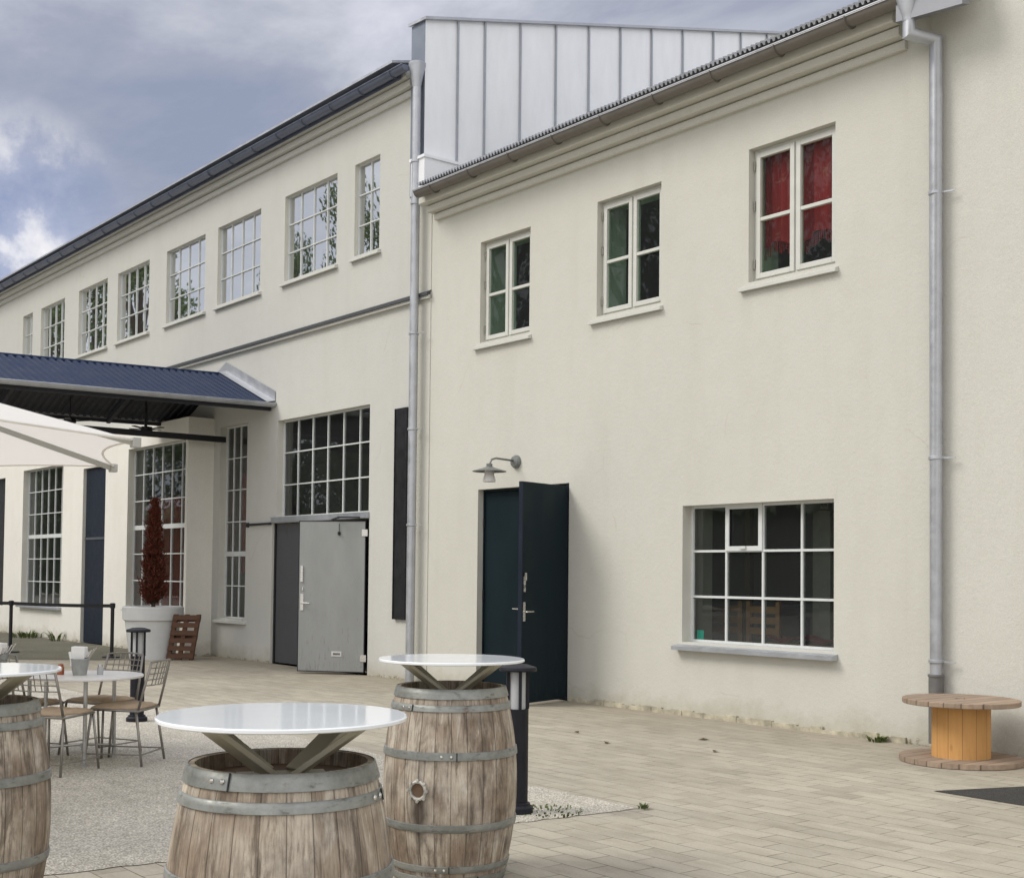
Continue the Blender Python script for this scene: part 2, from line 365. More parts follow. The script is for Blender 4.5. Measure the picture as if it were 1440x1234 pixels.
def mk_barrel(stain=False):
    m = Mat('stained_oak_staves' if stain else 'weathered_oak_staves', rough=.85, spec=.2)
    uv = m.tc.outputs['UV']; sx = N('ShaderNodeSeparateXYZ'); L(uv, sx.inputs[0])
    rn = rnd()
    st = mth('MULTIPLY', sx.outputs[0], 26.0); idx = mth('FLOOR', st); fr_ = mth('FRACT', st)
    wn = N('ShaderNodeTexWhiteNoise', noise_dimensions='2D'); cb_ = N('ShaderNodeCombineXYZ'); L(idx, cb_.inputs[0]); L(mth('MULTIPLY', rn, 57.0), cb_.inputs[1]); L(cb_.outputs[0], wn.inputs['Vector'])
    c2 = N('ShaderNodeCombineXYZ'); L(mth('MULTIPLY', sx.outputs[0], 120.0), c2.inputs[0]); L(mth('ADD', mth('MULTIPLY', sx.outputs[1], 3.0), mth('MULTIPLY', wn.outputs['Value'], 19.0)), c2.inputs[1]); L(mth('MULTIPLY', rn, 33.0), c2.inputs[2])
    g1 = m.noise(c2.outputs[0], 1.0, 7, .70, .4)
    c3 = N('ShaderNodeCombineXYZ'); L(mth('MULTIPLY', sx.outputs[0], 34.0), c3.inputs[0]); L(mth('MULTIPLY', sx.outputs[1], 3.4), c3.inputs[1]); L(mth('MULTIPLY', rn, 91.0), c3.inputs[2])
    g2 = m.noise(c3.outputs[0], 1.0, 8, .68, .5)
    c4 = N('ShaderNodeCombineXYZ'); L(mth('MULTIPLY', sx.outputs[0], 300.0), c4.inputs[0]); L(mth('MULTIPLY', sx.outputs[1], 14.0), c4.inputs[1]); L(mth('MULTIPLY', rn, 51.0), c4.inputs[2])
    g3 = m.noise(c4.outputs[0], 1.0, 5, .7)
    c5 = N('ShaderNodeCombineXYZ'); L(mth('MULTIPLY', sx.outputs[0], 8.0), c5.inputs[0]); L(mth('MULTIPLY', sx.outputs[1], 3.0), c5.inputs[1]); L(mth('MULTIPLY', rn, 77.0), c5.inputs[2])
    g4 = m.noise(c5.outputs[0], 1.0, 4, .6)
    base = mixc(wn.outputs['Value'], (.325, .272, .215), (.415, .365, .30))
    c = mixc(ramp(g4, [(.36, (.75, .75, .75)), (.52, (0, 0, 0))]), base, (.20, .145, .102))
    c = mixc(ramp(g4, [(.52, (0, 0, 0)), (.66, (.7, .7, .7))]), c, (.56, .50, .41))
    c = mixc(ramp(g2, [(.51, (0, 0, 0)), (.61, (.78, .78, .78))]), c, (.135, .108, .083))
    c = mixc(ramp(g2, [(.33, (.75, .75, .75)), (.45, (0, 0, 0))]), c, (.56, .52, .45))
    c = mixc(ramp(g1, [(.54, (0, 0, 0)), (.66, (.68, .68, .68))]), c, (.11, .085, .062))
    c = mixc(.85, c, ramp(g3, [(.32, (.72, .71, .69)), (.5, (1, 1, 1)), (.68, (1.14, 1.14, 1.13))]), 'MULTIPLY')
    ed = mth('ABSOLUTE', mth('SUBTRACT', fr_, .5))
    c = mixc(ramp(ed, [(.468, (0, 0, 0)), (.497, (.7, .7, .7))]), c, (.06, .046, .035))
    c6 = N('ShaderNodeCombineXYZ'); L(mth('MULTIPLY', sx.outputs[0], 14.0), c6.inputs[0]); L(mth('MULTIPLY', sx.outputs[1], 7.0), c6.inputs[1]); L(mth('MULTIPLY', rn, 23.0), c6.inputs[2])
    c = mixc(.75, c, ramp(m.noise(c6.outputs[0], 1.0, 5, .65), [(.34, (.62, .62, .63)), (.5, (.98, .98, .98)), (.68, (1.16, 1.15, 1.12))]), 'MULTIPLY')
    if stain:
        uu_ = mth('ABSOLUTE', mth('SUBTRACT', mth('FRACT', mth('ADD', sx.outputs[0], .5)), .5)); vv = mth('SUBTRACT', sx.outputs[1], .36)
        e = mth('ADD', mth('MULTIPLY', uu_, 26.0), mth('MULTIPLY', mth('ABSOLUTE', vv), 3.6)); e = mth('ADD', e, mth('MULTIPLY_ADD', g2, 1.1, -.55))
        c = mixc(ramp(e, [(.30, (.88, .88, .88)), (.95, (0, 0, 0))]), c, (.045, .034, .026))
    m.base(c)
    m.bump(mth('SUBTRACT', mth('ADD', mth('MULTIPLY', g2, .6), mth('MULTIPLY', g3, .6)), ramp(ed, [(.46, (0, 0, 0)), (.5, (.8, .8, .8))])), .6, .006); return m.m
OAK = mk_barrel(); OAKS = mk_barrel(True)
def mk_hoop():
    m = Mat('galvanised_hoop', rough=.5, metal=.5)
    v = m.co(); a = m.noise(v, 5, 6, .7); b_ = m.noise(m_scale(v, (1, 1, 3)), 16, 5, .7)
    c = mixc(ramp(a, [(.32, (0, 0, 0)), (.66, (1, 1, 1))]), (.17, .178, .165), (.33, .34, .32))
    c = mixc(ramp(b_, [(.56, (0, 0, 0)), (.70, (.75, .75, .75))]), c, (.09, .085, .072))
    c = mixc(ramp(m.noise(v, 8, 6, .75), [(.60, (0, 0, 0)), (.70, (.7, .7, .7))]), c, (.16, .075, .035))
    m.base(c); m.rough(ramp(b_, [(.3, (.38,)*3), (.7, (.7,)*3)])); m.bump(a, .25, .006); return m.m
HOOP = mk_hoop()
HEADW = simple('barrel_head_wood', (.115, .070, .040), .8, var=.35, scale=6, stretch=(8, 1, 1))
def mk_top():
    m = Mat('white_glass_top', (.78, .81, .82), .04, 0, .5)
    m.b.inputs['IOR'].default_value = 1.52
    m.rough(ramp(m.noise(m.co(), 3, 4), [(.35, (.03,)*3), (.7, (.11,)*3)])); return m.m
TOP = mk_top()
def scuff(name, col, dark, rough, spec):
    m = Mat(name, col, rough, 0, spec); v = m.co(); w = N('ShaderNodeNewGeometry').outputs['Position']
    a = m.noise(m_scale(w, (1, 1, .35)), 2.2, 6, .65); b_ = m.noise(m_scale(w, (9, 9, 2.0)), 3.0, 5, .7); sx = N('ShaderNodeSeparateXYZ'); L(w, sx.inputs[0])
    c = mixc(ramp(a, [(.3, (0, 0, 0)), (.7, (1, 1, 1))]), tuple(k*.88 for k in col), tuple(k*1.1 for k in col))
    c = mixc(ramp(mth('SUBTRACT', b_, mth('MULTIPLY', sx.outputs[2], .10)), [(.52, (0, 0, 0)), (.66, (.55, .55, .55))]), c, dark)
    m.base(c); m.rough(ramp(a, [(.3, (rough*.8,)*3), (.7, (min(1, rough*1.3),)*3)])); m.bump(a, .12, .02); return m.m
DOORG = scuff('light_grey_door_paint', (.27, .278, .268), (.13, .12, .10), .5, .4)
DOORB = scuff('blue_green_door_paint', (.0055, .014, .019), (.020, .025, .027), .5, .16)
TOPL = simple('white_laminate_top', (.74, .73, .70), .35, var=.05, scale=6)
def mk_pine(name, a, b, rings):
    m = Mat(name, rough=.75, spec=.3)
    v = m.co()
    uvx = N('ShaderNodeSeparateXYZ'); L(m.tc.outputs['UV'], uvx.inputs[0])
    st = mth('MULTIPLY', uvx.outputs[0], 13.0); wn = N('ShaderNodeTexWhiteNoise', noise_dimensions='1D'); L(mth('FLOOR', st), wn.inputs['W'])
    g = m.noise(m_scale(v, (26, 26, 2.2)), 1.0, 6, .6, .8)
    c = mixc(g, a, b); c = mixc(.55, c, ramp(wn.outputs['Value'], [(0, (.72, .70, .66)), (1, (1.12, 1.1, 1.06))]), 'MULTIPLY')
    ed = mth('ABSOLUTE', mth('SUBTRACT', mth('FRACT', st), .5)); c = mixc(ramp(ed, [(.46, (0, 0, 0)), (.5, (.7, .7, .7))]), c, (.12, .07, .03))
    vo = N('ShaderNodeTexVoronoi'); L(m_scale(v, (4.5, 4.5, 2.0)), vo.inputs['Vector']); vo.inputs['Scale'].default_value = 1.4
    c = mixc(ramp(vo.outputs['Distance'], [(.07, (.8, .8, .8)), (.15, (0, 0, 0))]), c, (.20, .085, .03))
    m.base(c); return m.m
PINE = mk_pine('orange_pine_boards', (.50, .255, .085), (.66, .385, .15), True)
def mk_flange():
    m = Mat('weathered_flange_boards', rough=.88, spec=.2)
    v = m.co(); sx = N('ShaderNodeSeparateXYZ'); L(v, sx.inputs[0])
    st = mth('MULTIPLY', sx.outputs[0], 8.0); wn = N('ShaderNodeTexWhiteNoise', noise_dimensions='1D'); L(mth('FLOOR', st), wn.inputs['W'])
    g = m.noise(m_scale(v, (30, 2.5, 10)), 1.0, 6, .65)
    c = mixc(g, (.17, .115, .078), (.47, .375, .285)); c = mixc(.5, c, ramp(wn.outputs['Value'], [(0, (.7, .7, .7)), (1, (1.15, 1.12, 1.1))]), 'MULTIPLY')
    ed = mth('ABSOLUTE', mth('SUBTRACT', mth('FRACT', st), .5)); c = mixc(ramp(ed, [(.44, (0, 0, 0)), (.5, (.85, .85, .85))]), c, (.04, .028, .02))
    m.base(c); m.bump(g, .4, .006); return m.m
FLANGE = mk_flange()
def mk_fabric():
    m = Mat('white_parasol_fabric', (.90, .89, .86), .8, 0, .2)
    tl = N('ShaderNodeBsdfTranslucent'); tl.inputs[0].default_value = (.86, .82, .76, 1)
    mx = N('ShaderNodeMixShader'); mx.inputs[0].default_value = .45
    L(m.b.outputs[0], mx.inputs[1]); L(tl.outputs[0], mx.inputs[2]); L(mx.outputs[0], m.out.inputs[0]); 
    m.bump(m.noise(m.co((1, 1, 1)), 2.5, 3), .25, .03); return m.m
FABR = mk_fabric()
RIBM = simple('parasol_rib', (.42, .42, .39), .45, .2, var=.06)
def leafmat(name, a, b):
    m = Mat(name, rough=.6, spec=.25)
    w = N('ShaderNodeNewGeometry').outputs['Position']
    n = m.noise(w, 1.3, 4, .6); n3 = m.noise(w, 17, 2, .6)
    m.base(mixc(mth('MULTIPLY_ADD', n3, .6, mth('MULTIPLY', n, .4)), a, b)); return m.m
LEAF = leafmat('tree_foliage', (.05, .085, .03), (.16, .22, .075))
NEED = leafmat('red_brown_needles', (.05, .012, .008), (.17, .045, .024))
BARK = simple('bark', (.07, .05, .035), .9, var=.3, scale=6, stretch=(1, 1, .2), bump=.4)
LENS = simple('frosted_lamp_glass', (.40, .41, .42), .35, var=.05)
CERAM = simple('ceramic_lamp_base', (.70, .68, .66), .35, var=.05)
LAMPG = simple('grey_lamp_metal', (.20, .21, .20), .5, .4, var=.2, scale=30, bump=.1)
TERR = simple('under_floor', (.2, .19, .17), .9)

# ------------------------------------------------------------------ ground
def sheet(name, x0, x1, y0, y1, z, mat, n=1):
    b = MB(); b.quad((x0, y0, z), (x1, y0, z), (x1, y1, z), (x0, y1, z))
    return tag(b.build(name, mat), kind='structure')
sheet('paved_yard', -300, 300, -300, 300, 0, PAVE)
g = MB()
# gravel bed with a slightly ragged edge
pts = []
def rag(p, q, n, a):
    for i in range(n):
        t = i/n; pts.append((p[0]+(q[0]-p[0])*t+random.uniform(-a, a), p[1]+(q[1]-p[1])*t+random.uniform(-a, a), .004))
rag((-6.02, -4.33), (-46, -4.95), 320, .022); rag((-46, -4.95), (-46, -16), 10, .02); rag((-46, -16), (-7.3, -16), 60, .012); rag((-7.3, -16), (-6.02, -4.33), 200, .020)
g.v = pts; g.face(range(len(pts))[::-1]); tag(g.build('gravel_bed', GRAV), kind='structure')
g = MB(); pts = []
rag((-21.6, -1.0), (-46, -1.0), 60, .02); rag((-46, -.45), (-46, -3.6), 4, .02); rag((-46, -3.6), (-22.2, -3.3), 80, .04); rag((-22.2, -3.3), (-21.2, -1.9), 12, .03)
pts[0] = (-21.6, -.5, .004); 
g.v = [(x, (-.45 if (y > -1.1 and x < -21.5) else y), z) for x, y, z in pts]; g.face(range(len(pts))[::-1]); tag(g.build('mossy_path', MOSS), kind='structure')
g = MB(); g.quad((-5.28, -2.16, .004), (6, -2.45, .004), (6, -.82, .004), (-5.28, -.95-.02, .004)); 
g.v = [(-5.3, -2.14, .004), (6, -2.35, .004), (6, -.95, .004), (-4.86, -.95, .004)]; tag(g.build('asphalt_patch', ASPH), kind='structure')

# ------------------------------------------------------------------ walls
def wall_grid(b, x0, x1, z0, z1, y, ops, depth=.5, reveal_mb=None):
    xs = sorted({x0, x1, *[v for o in ops for v in o[:2] if x0 < v < x1]}); zs = sorted({z0, z1, *[v for o in ops for v in o[2:4] if z0 < v < z1]})
    for i in range(len(xs)-1):
        for j in range(len(zs)-1):
            cx, cz = (xs[i]+xs[i+1])/2, (zs[j]+zs[j+1])/2
            if any(o[0] < cx < o[1] and o[2] < cz < o[3] for o in ops): continue
            b.quad((xs[i], y, zs[j]), (xs[i+1], y, zs[j]), (xs[i+1], y, zs[j+1]), (xs[i], y, zs[j+1]))
    for o in ops:
        if len(o) > 4: continue
        a0, a1, c0, c1 = o; d = y+depth; rb = b; b.mi = 1
        rb.quad((a0, y, c0), (a0, y, c1), (a0, d, c1), (a0, d, c0)); rb.quad((a1, y, c1), (a1, y, c0), (a1, d, c0), (a1, d, c1))
        rb.quad((a0, y, c1), (a1, y, c1), (a1, d, c1), (a0, d, c1)); rb.quad((a1, y, c0), (a0, y, c0), (a0, d, c0), (a1, d, c0)); b.mi = 0
def interior(parent, x0, x1, y0, y1, z0, z1, name='interior'):
    b = MB()
    b.quad((x0, y1, z0), (x1, y1, z0), (x1, y1, z1), (x0, y1, z1)); b.quad((x0, y0, z0), (x0, y1, z0), (x0, y1, z1), (x0, y0, z1))
    b.quad((x1, y1, z0), (x1, y0, z0), (x1, y0, z1), (x1, y1, z1)); b.quad((x0, y0, z1), (x0, y1, z1), (x1, y1, z1), (x1, y0, z1))
    b.mi = 1; b.quad((x0, y0, z0), (x1, y0, z0), (x1, y1, z0), (x0, y1, z0))
    return b.build(name, [INT, INTF], parent)
def steel_window(parent, x0, x1, z0, z1, y, cols, rows, gl, sill=True, dep=.13, thick_row=None, bar=.03, vent=None, sill_w=.06):
    b = MB(); f = y+dep; e = bar*1.1
    b.box(x0, x0+e, f, f+.05, z0, z1); b.box(x1-e, x1, f, f+.05, z0, z1); b.box(x0+e, x1-e, f, f+.05, z1-e, z1); b.box(x0+e, x1-e, f, f+.05, z0, z0+e)
    for i in range(1, cols):
        x = x0+(x1-x0)*i/cols; b.box(x-bar/2, x+bar/2, f+.004, f+.046, z0+e, z1-e)
    for j in range(1, rows):
        z = z0+(z1-z0)*j/rows; h = .085 if j == thick_row else bar
        b.box(x0+e, x1-e, f+.001, f+.049, z-h/2, z+h/2)
    if vent:
        i, j = vent; xa, xb = x0+(x1-x0)*i/cols, x0+(x1-x0)*(i+1)/cols; za, zb = z0+(z1-z0)*j/rows, z0+(z1-z0)*(j+1)/rows
        for q in ((xa, xa+.05, za, zb), (xb-.05, xb, za, zb), (xa+.05, xb-.05, za, za+.05), (xa+.05, xb-.05, zb-.05, zb)): b.box(q[0], q[1], f-.012, f+.002, q[2], q[3])
        b.box((xa+xb)/2-.04, (xa+xb)/2+.04, f-.03, f-.012, za+.02, za+.05)
    w = b.build('window', STEEL, parent)
    p = MB(); p.quad((x0+.01, f+.025, z0+.01), (x1-.01, f+.025, z0+.01), (x1-.01, f+.025, z1-.01), (x0+.01, f+.025, z1-.01)); p.build('pane', gl, w)
    if sill:
        s = MB(); s.v = [(x0-.07, y-sill_w, z0-.045), (x1+.05, y-sill_w, z0-.045), (x1+.05, f, z0+.004), (x0-.07, f, z0+.004),
                         (x0-.07, y-sill_w, z0-.085), (x1+.05, y-sill_w, z0-.085), (x1+.05, y-.012, z0-.085), (x0-.07, y-.012, z0-.085)]
        for q in ((0, 1, 2, 3), (4, 5, 1, 0), (7, 6, 5, 4)): s.face(q)
        s.face((0, 3, 7, 4)); s.face((1, 5, 6, 2)); s.build('sill', SILL if sill_w > .07 else WFR, w)
    return w
def casement(parent, x0, x1, z0, z1, y=0, dep=.09):
    b = MB(); f = y+dep; e = .05; xm = (x0+x1)/2
    b.box(x0, x0+e, f, f+.09, z0, z1); b.box(x1-e, x1, f, f+.09, z0, z1); b.box(x0+e, x1-e, f, f+.09, z1-e, z1); b.box(x0+e, x1-e, f, f+.09, z0, z0+e)
    b.box(xm-.025, xm+.025, f, f+.09, z0+e, z1-e)
    w = b.build('window', WFR, parent, bevel=.004)
    for a0, a1 in ((x0+e-.01, xm-.012), (xm+.012, x1-e+.01)):
        c = MB(); t = .055; g0, g1 = z0+e-.01, z1-e+.01; q0, q1 = f-.022, f+.03
        c.box(a0, a0+t, q0, q1, g0, g1); c.box(a1-t, a1, q0, q1, g0, g1); c.box(a0+t, a1-t, q0, q1, g1-t, g1); c.box(a0+t, a1-t, q0, q1, g0, g0+t)
        zm = g0+(g1-g0)*.47; c.box(a0+t, a1-t, q0+.004, q1-.004, zm-.019, zm+.019)
        o = c.build('casement', WFR, w, bevel=.004)
    p = MB(); p.quad((x0+.02, f+.012, z0+.02), (x1-.02, f+.012, z0+.02), (x1-.02, f+.012, z1-.02), (x0+.02, f+.012, z1-.02)); p.build('pane', GL_GRN, w)
    for k in (.12, .42, .86):
        h = MB(); zz = z1-(z1-z0)*k; h.box(x0+.012, x0+.035, f-.03, f-.002, zz-.05, zz+.05); h.build('hinge', CHROME, w)
    s = MB(); s.v = [(x0-.10, y-.055, z0-.055), (x1+.04, y-.055, z0-.055), (x1+.04, f-.001, z0-.004), (x0-.10, f-.001, z0-.004),
                     (x0-.10, y-.055, z0-.09), (x1+.04, y-.055, z0-.09), (x1+.04, y-.01, z0-.09), (x0-.10, y-.01, z0-.09)]
    for q in ((0, 1, 2, 3), (4, 5, 1, 0), (7, 6, 5, 4)): s.face(q)
    s.face((0, 3, 7, 4)); s.face((1, 5, 6, 2)); s.build('sill', WFR, w)
    return w
def cornice(parent, x0, x1, z0, steps, y=0, mat=PLA, step_in=.04):
    b = MB(); zz = z0; n = len(steps)
    for k, (h, d) in enumerate(steps):
        a0, a1 = x0-0*step_in*k, x1
        # rounded torus-like moulding profile extruded along x, ends stepping back
        pr = [(y, zz), (y-d+.012, zz), (y-d, zz+.012), (y-d, zz+h*.80), (y-d+.012, zz+h*.9), (y-d+.03, zz+h), (y+.01, zz+h)]
        xs0 = x0-.05*k; xs1 = x1+.0*k
        base = len(b.v)
        for x in (xs0, xs1):
            for p in pr: b.v.append((x, p[0], p[1]))
        m = 7
        for i in range(m): b.face((base+i, base+(i+1) % m, base+m+(i+1) % m, base+m+i))
        b.face([base+i for i in range(m)]); b.face([base+m+i for i in range(m)][::-1])
        zz += h
    return b.build('cornice', mat, parent)
def gutter(parent, x0, x1, y, z, r, mat, brackets=True):
    b = MB(); n = 10; rows = []
    for x in (x0, x1):
        base = len(b.v)
        for i in range(n+1):
            t = math.pi+math.pi*i/n; b.v.append((x, y+r*math.cos(t), z+r*math.sin(t)))
        for i in range(n+1):
            t = 2*math.pi-math.pi*i/n; b.v.append((x, y+(r-.006)*math.cos(t), z+.001+(r-.006)*math.sin(t)))
        rows.append(base)
    m = 2*(n+1)
    for i in range(m): b.face((rows[0]+i, rows[1]+i, rows[1]+(i+1) % m, rows[0]+(i+1) % m))
    for base in rows: b.face([base+i for i in range(n+1)])
    b.tube([(x0, y-r, z), (x1, y-r, z)], .012, 6)
    o = b.build('gutter', mat, parent, smooth=True, auto=40)
    if brackets:
        x = x0+.4
        while x < x1:
            c = MB()
            for i in range(8):
                t0 = math.pi+math.pi*i/8; t1 = math.pi+math.pi*(i+1)/8; q = r+.006
                c.bar((x, y+q*math.cos(t0), z+q*math.sin(t0)), (x, y+q*math.cos(t1), z+q*math.sin(t1)), .03, .006, (1, 0, 0))
            x += .85
            c.build('gutter_bracket', mat, o)
    return o
def corr_roof(parent, x0, x1, y0, z0, y1, z1, pitch, amp, mat, name='roof', th=.02):
    b = MB(); n = int((x1-x0)/pitch*6); base = 0
    d = Vector((0, y1-y0, z1-z0)).normalized(); nn = Vector((0, -d.z, d.y))
    for k, (y, z) in enumerate(((y0, z0), (y1, z1))):
        for lay in (0, 1):
            for i in range(n+1):
                ph = (i % 6)/6; a = amp*(1 if ph < .34 else 0) - th*lay
                b.v.append((x0+(x1-x0)*i/n, y+nn.y*a, z+nn.z*a))
    m = n+1
    for i in range(n):
        b.face((i, i+1, 2*m+i+1, 2*m+i)); b.face((m+i+1, m+i, 3*m+i, 3*m+i+1)); b.face((i+1, i, m+i, m+i+1))
    return b.build(name, mat, parent)
def downpipe(parent, pts, r, clamps, x, y, mat=ZINC, side=.12):
    b = MB(); b.tube(pts, r, 14)
    o = b.build('downpipe', mat, parent, smooth=True, auto=50)
    for z in clamps:
        c = MB()
        c.lathe([(r+.004, -.018), (r+.012, -.012), (r+.012, .012), (r+.004, .018)], 14, (x, y, z)); c.bar((x+r, y+.01, z), (x+r+side, y+.03, z-.004), .012, .012)
        c.build('pipe_clamp', mat, o, smooth=True, auto=40)
    return o

# ---- right building (two storeys, three casement windows)
A = thing('annex_building', (-11, 0, 0), 'two storey cream rendered building with three white casement windows and blue double door', 'building')
WIN = [(-13.57, -12.52, 4.60, 5.95), (-11.26, -10.19, 4.60, 5.98), (-8.90, -7.79, 4.60, 6.01)]
LW = (-9.83, -7.80, .80, 2.29)
BD = (-13.57, -11.73, 0.0, 2.64)
b = MB(); rv = MB()
wall_grid(b, -14.71, -6.97, 0, 6.9, 0, WIN+[LW, BD], .48, rv)
b.quad((-15.13, -.012, 0), (-14.71, -.012, 0), (-14.71, -.012, 6.9), (-15.13, -.012, 6.9)); b.quad((-14.71, -.012, 0), (-14.71, 0, 0), (-14.71, 0, 6.9), (-14.71, -.012, 6.9))
b.quad((-6.97, -.012, 0), (-6.70, -.012, 0), (-6.70, -.012, 6.9), (-6.97, -.012, 6.9)); b.quad((-6.97, 0, 0), (-6.97, -.012, 0), (-6.97, -.012, 6.9), (-6.97, 0, 6.9))
b.build('wall', [PLA, REV], A)
ft = MB(); rg0 = random.Random(4); xs_ = [-11.68+i*.157 for i in range(31)]
for k in range(30):
    hgt = .045+rg0.uniform(-.012, .022); ft.box(xs_[k], xs_[k+1], -.03-rg0.uniform(0, .012), -.001, .0, hgt)
ft.build('footing', PLF, A)
for w in WIN: casement(A, *w)
steel_window(A, *LW, 0, 4, 3, GL_LOW, True, .14, None, .025, (1, 2), .10)
interior(A, -14.6, -7.0, .49, 5.5, 3.7, 6.7); interior(A, -14.6, -7.0, .49, 5.5, 0.02, 3.55)
cornice(A, -14.58, -6.96, 6.455, [(.10, .06), (.10, .155), (.115, .255)])
so = MB(); so.box(-14.6, -6.97, -.30, .0, 6.781, 6.86); so.build('soffit', simple('soffit_brown', (.20, .185, .155), .8, var=.15), A)
gutter(A, -14.55, -6.16, -.36, 6.785, .082, GUTB)
b = MB(); b.box(-14.55, -6.16, -.452, -.442, 6.775, 6.80); b.build('gutter_lip', ZINC, A)
eb = MB(); eb.box(-6.97, -6.18, -.355, -.30, 6.52, 6.80); 
eb.v = [(-6.82, -.40, 6.56), (-6.15, -.40, 6.50), (-6.15, -.40, 6.78), (-6.82, -.40, 6.78), (-6.82, -.28, 6.58), (-6.15, -.28, 6.53), (-6.15, -.28, 6.78), (-6.82, -.28, 6.78)]
eb.f = [(0, 1, 2, 3), (5, 4, 7, 6), (1, 5, 6, 2), (4, 0, 3, 7), (4, 5, 1, 0), (3, 2, 6, 7)]; eb.uv = [None]*6; eb.m = [0]*6
eb.build('eave_end_box', simple('grey_zinc', (.25, .255, .275), .45, .45, var=.15, scale=4), A)
corr_roof(A, -14.45, -6.16, -.44, 6.845, 7.0, 9.2, .062, .03, ZINC)
P = downpipe(A, [(-6.71, -.36, 6.62), (-6.71, -.36, 6.43), (-6.60, -.11, 6.40), (-6.60, -.11, .62)], .055, [5.0, 2.6, .78], -6.60, -.11)
f_ = MB(); f_.lathe([(.058, 0), (.062, .05), (.125, .24), (.125, .30)], 16, (-6.71, -.36, 6.54)); f_.build('rainwater_hopper', ZINC, P, smooth=True, auto=40)
f_ = MB(); f_.tube([(-6.60, -.11, .66), (-6.60, -.11, .05)], .066, 14); f_.lathe([(.070, 0), (.074, .012), (.070, .025)], 14, (-6.60, -.11, .64)); f_.build('pipe_shoe', simple('dark_pipe_shoe', (.16, .155, .15), .6, .3, var=.2), P, smooth=True, auto=40)
# firewall clad in standing seam zinc, rising behind the eaves
fwm = MB(); xa, xb = -15.20, -14.85
prof = [(-.06, 6.9), (9.0, 9.6), (9.0, 11.63), (-.06, 9.39)]
fwm.quad(*[(xb, y, z) for y, z in prof]); fwm.quad(*[(xa, y, z) for y, z in prof][::-1])
fwm.mi = 1; fwm.quad((xa, -.06, 6.9), (xb, -.06, 6.9), (xb, -.06, 9.39), (xa, -.06, 9.39)); fwm.mi = 0; fwm.quad((xb, 9, 9.6), (xa, 9, 9.6), (xa, 9, 11.63), (xb, 9, 11.63))
FWO = fwm.build('firewall_cladding', [PANEL, ZINCF], A)
SEAMZ = simple('seam_zinc', (.36, .38, .41), .45, .5, var=.1)
for y in (.50, .99, 1.66, 2.36, 3.04, 3.72, 4.42, 5.15, 5.90, 6.60, 7.3):
    zt = 9.39+(y+.06)*(11.63-9.39)/9.06; sm = MB(); sm.box(xb, xb+.032, y-.013, y+.013, 6.9+y*.27, zt-.02); sm.build('standing_seam', SEAMZ, FWO)
cp = MB(); 
for k in range(1):
    cp.v = [(xa-.05, -.10, 9.40), (xb+.06, -.10, 9.37), (xb+.06, 9.0, 11.62), (xa-.05, 9.0, 11.65), (xa-.05, -.10, 9.44), (xb+.06, -.10, 9.41), (xb+.06, 9.0, 11.66), (xa-.05, 9.0, 11.69)]
    for q in ((3, 2, 1, 0), (4, 5, 6, 7), (0, 1, 5, 4), (1, 2, 6, 5), (2, 3, 7, 6), (3, 0, 4, 7)): cp.face(q)
cp.build('coping', ZINC, FWO)
bx = MB(); bx.box(-15.06, -14.72, -.14, .60, 6.88, 7.37); bx.box(-15.08, -14.70, -.16, .63, 7.37, 7.41); bx.box(-14.72, -14.712, -.13, .60, 7.02, 7.035); bx.build('cladding_plinth', PANEL, FWO)
# blue double door
ld = MB(); ld.box(-13.54, -12.67, .10, .15, .03, 2.60); LD = ld.build('door', DOORB, A, bevel=.004); LD['label'] = 'closed left leaf of the dark blue double door'
fr = MB(); fr.box(-13.57, -13.545, .09, .16, 0, 2.64); fr.box(-13.545, -11.78, .09, .16, 2.605, 2.64); fr.box(-11.78, -11.73, .0, .16, 0, 2.64); fr.build('door_frame', DOORB, A)
def handle(mb, x, y, z, s=1):
    mb.box(x-.022, x+.022, y-.010, y+.002, z-.11, z+.11); mb.tube([(x, y-.004, z), (x, y-.05, z), (x+s*.11, y-.055, z)], .009, 8)
hb = MB(); handle(hb, -12.76, .10, 1.08, -1); hb.build('handle', CHROME, LD)
for zz in (.35, 1.25, 2.2): hb = MB(); hb.tube([(-13.545, .085, zz-.06), (-13.545, .085, zz+.06)], .014, 8); hb.build('hinge', BLACK, LD)
def swung_leaf(parent, hx, hy, width, th, z0, z1, mat, edge_mat, label):
    """leaf built in door space (closed along -x from the hinge), then turned about the hinge"""
    ct, st = math.cos(R(th)), math.sin(R(th))
    def turn(mb):
        mb.v = [(hx-u*ct+v*st, hy-u*st-v*ct, z) for (u, v, z) in mb.v]
        return mb
    a = MB(); a.box(.012, width-.012, -.045, .0, z0+.012, z1-.012); leaf = turn(a).build('door', mat, parent, bevel=.003); leaf['label'] = label
    e = MB(); e.box(0, .012, -.05, .002, z0, z1); e.box(width-.012, width, -.05, .002, z0, z1); e.box(.012, width-.012, -.05, .002, z0, z0+.012); e.box(.012, width-.012, -.05, .002, z1-.012, z1)
    turn(e).build('edge_strip', edge_mat, leaf)
    return leaf, turn
RL, turn = swung_leaf(A, -11.74, -.02, .93, 105, .03, 2.60, DOORB, DOORN, 'right leaf of the dark blue double door swung wide open')
hb = MB(); hb.box(.86, .905, 0, .008, .98, 1.20); hb.tube([(.88, .008, 1.09), (.88, .05, 1.09), (.76, .055, 1.09)], .009, 8); hb.box(.862, .90, 0, .012, 1.32, 1.50); hb.box(.866, .896, .012, .03, 1.45, 1.54)
hb.box(.862, .90, 0, .012, 1.36, 1.40); turn(hb).build('handle', CHROME, RL)

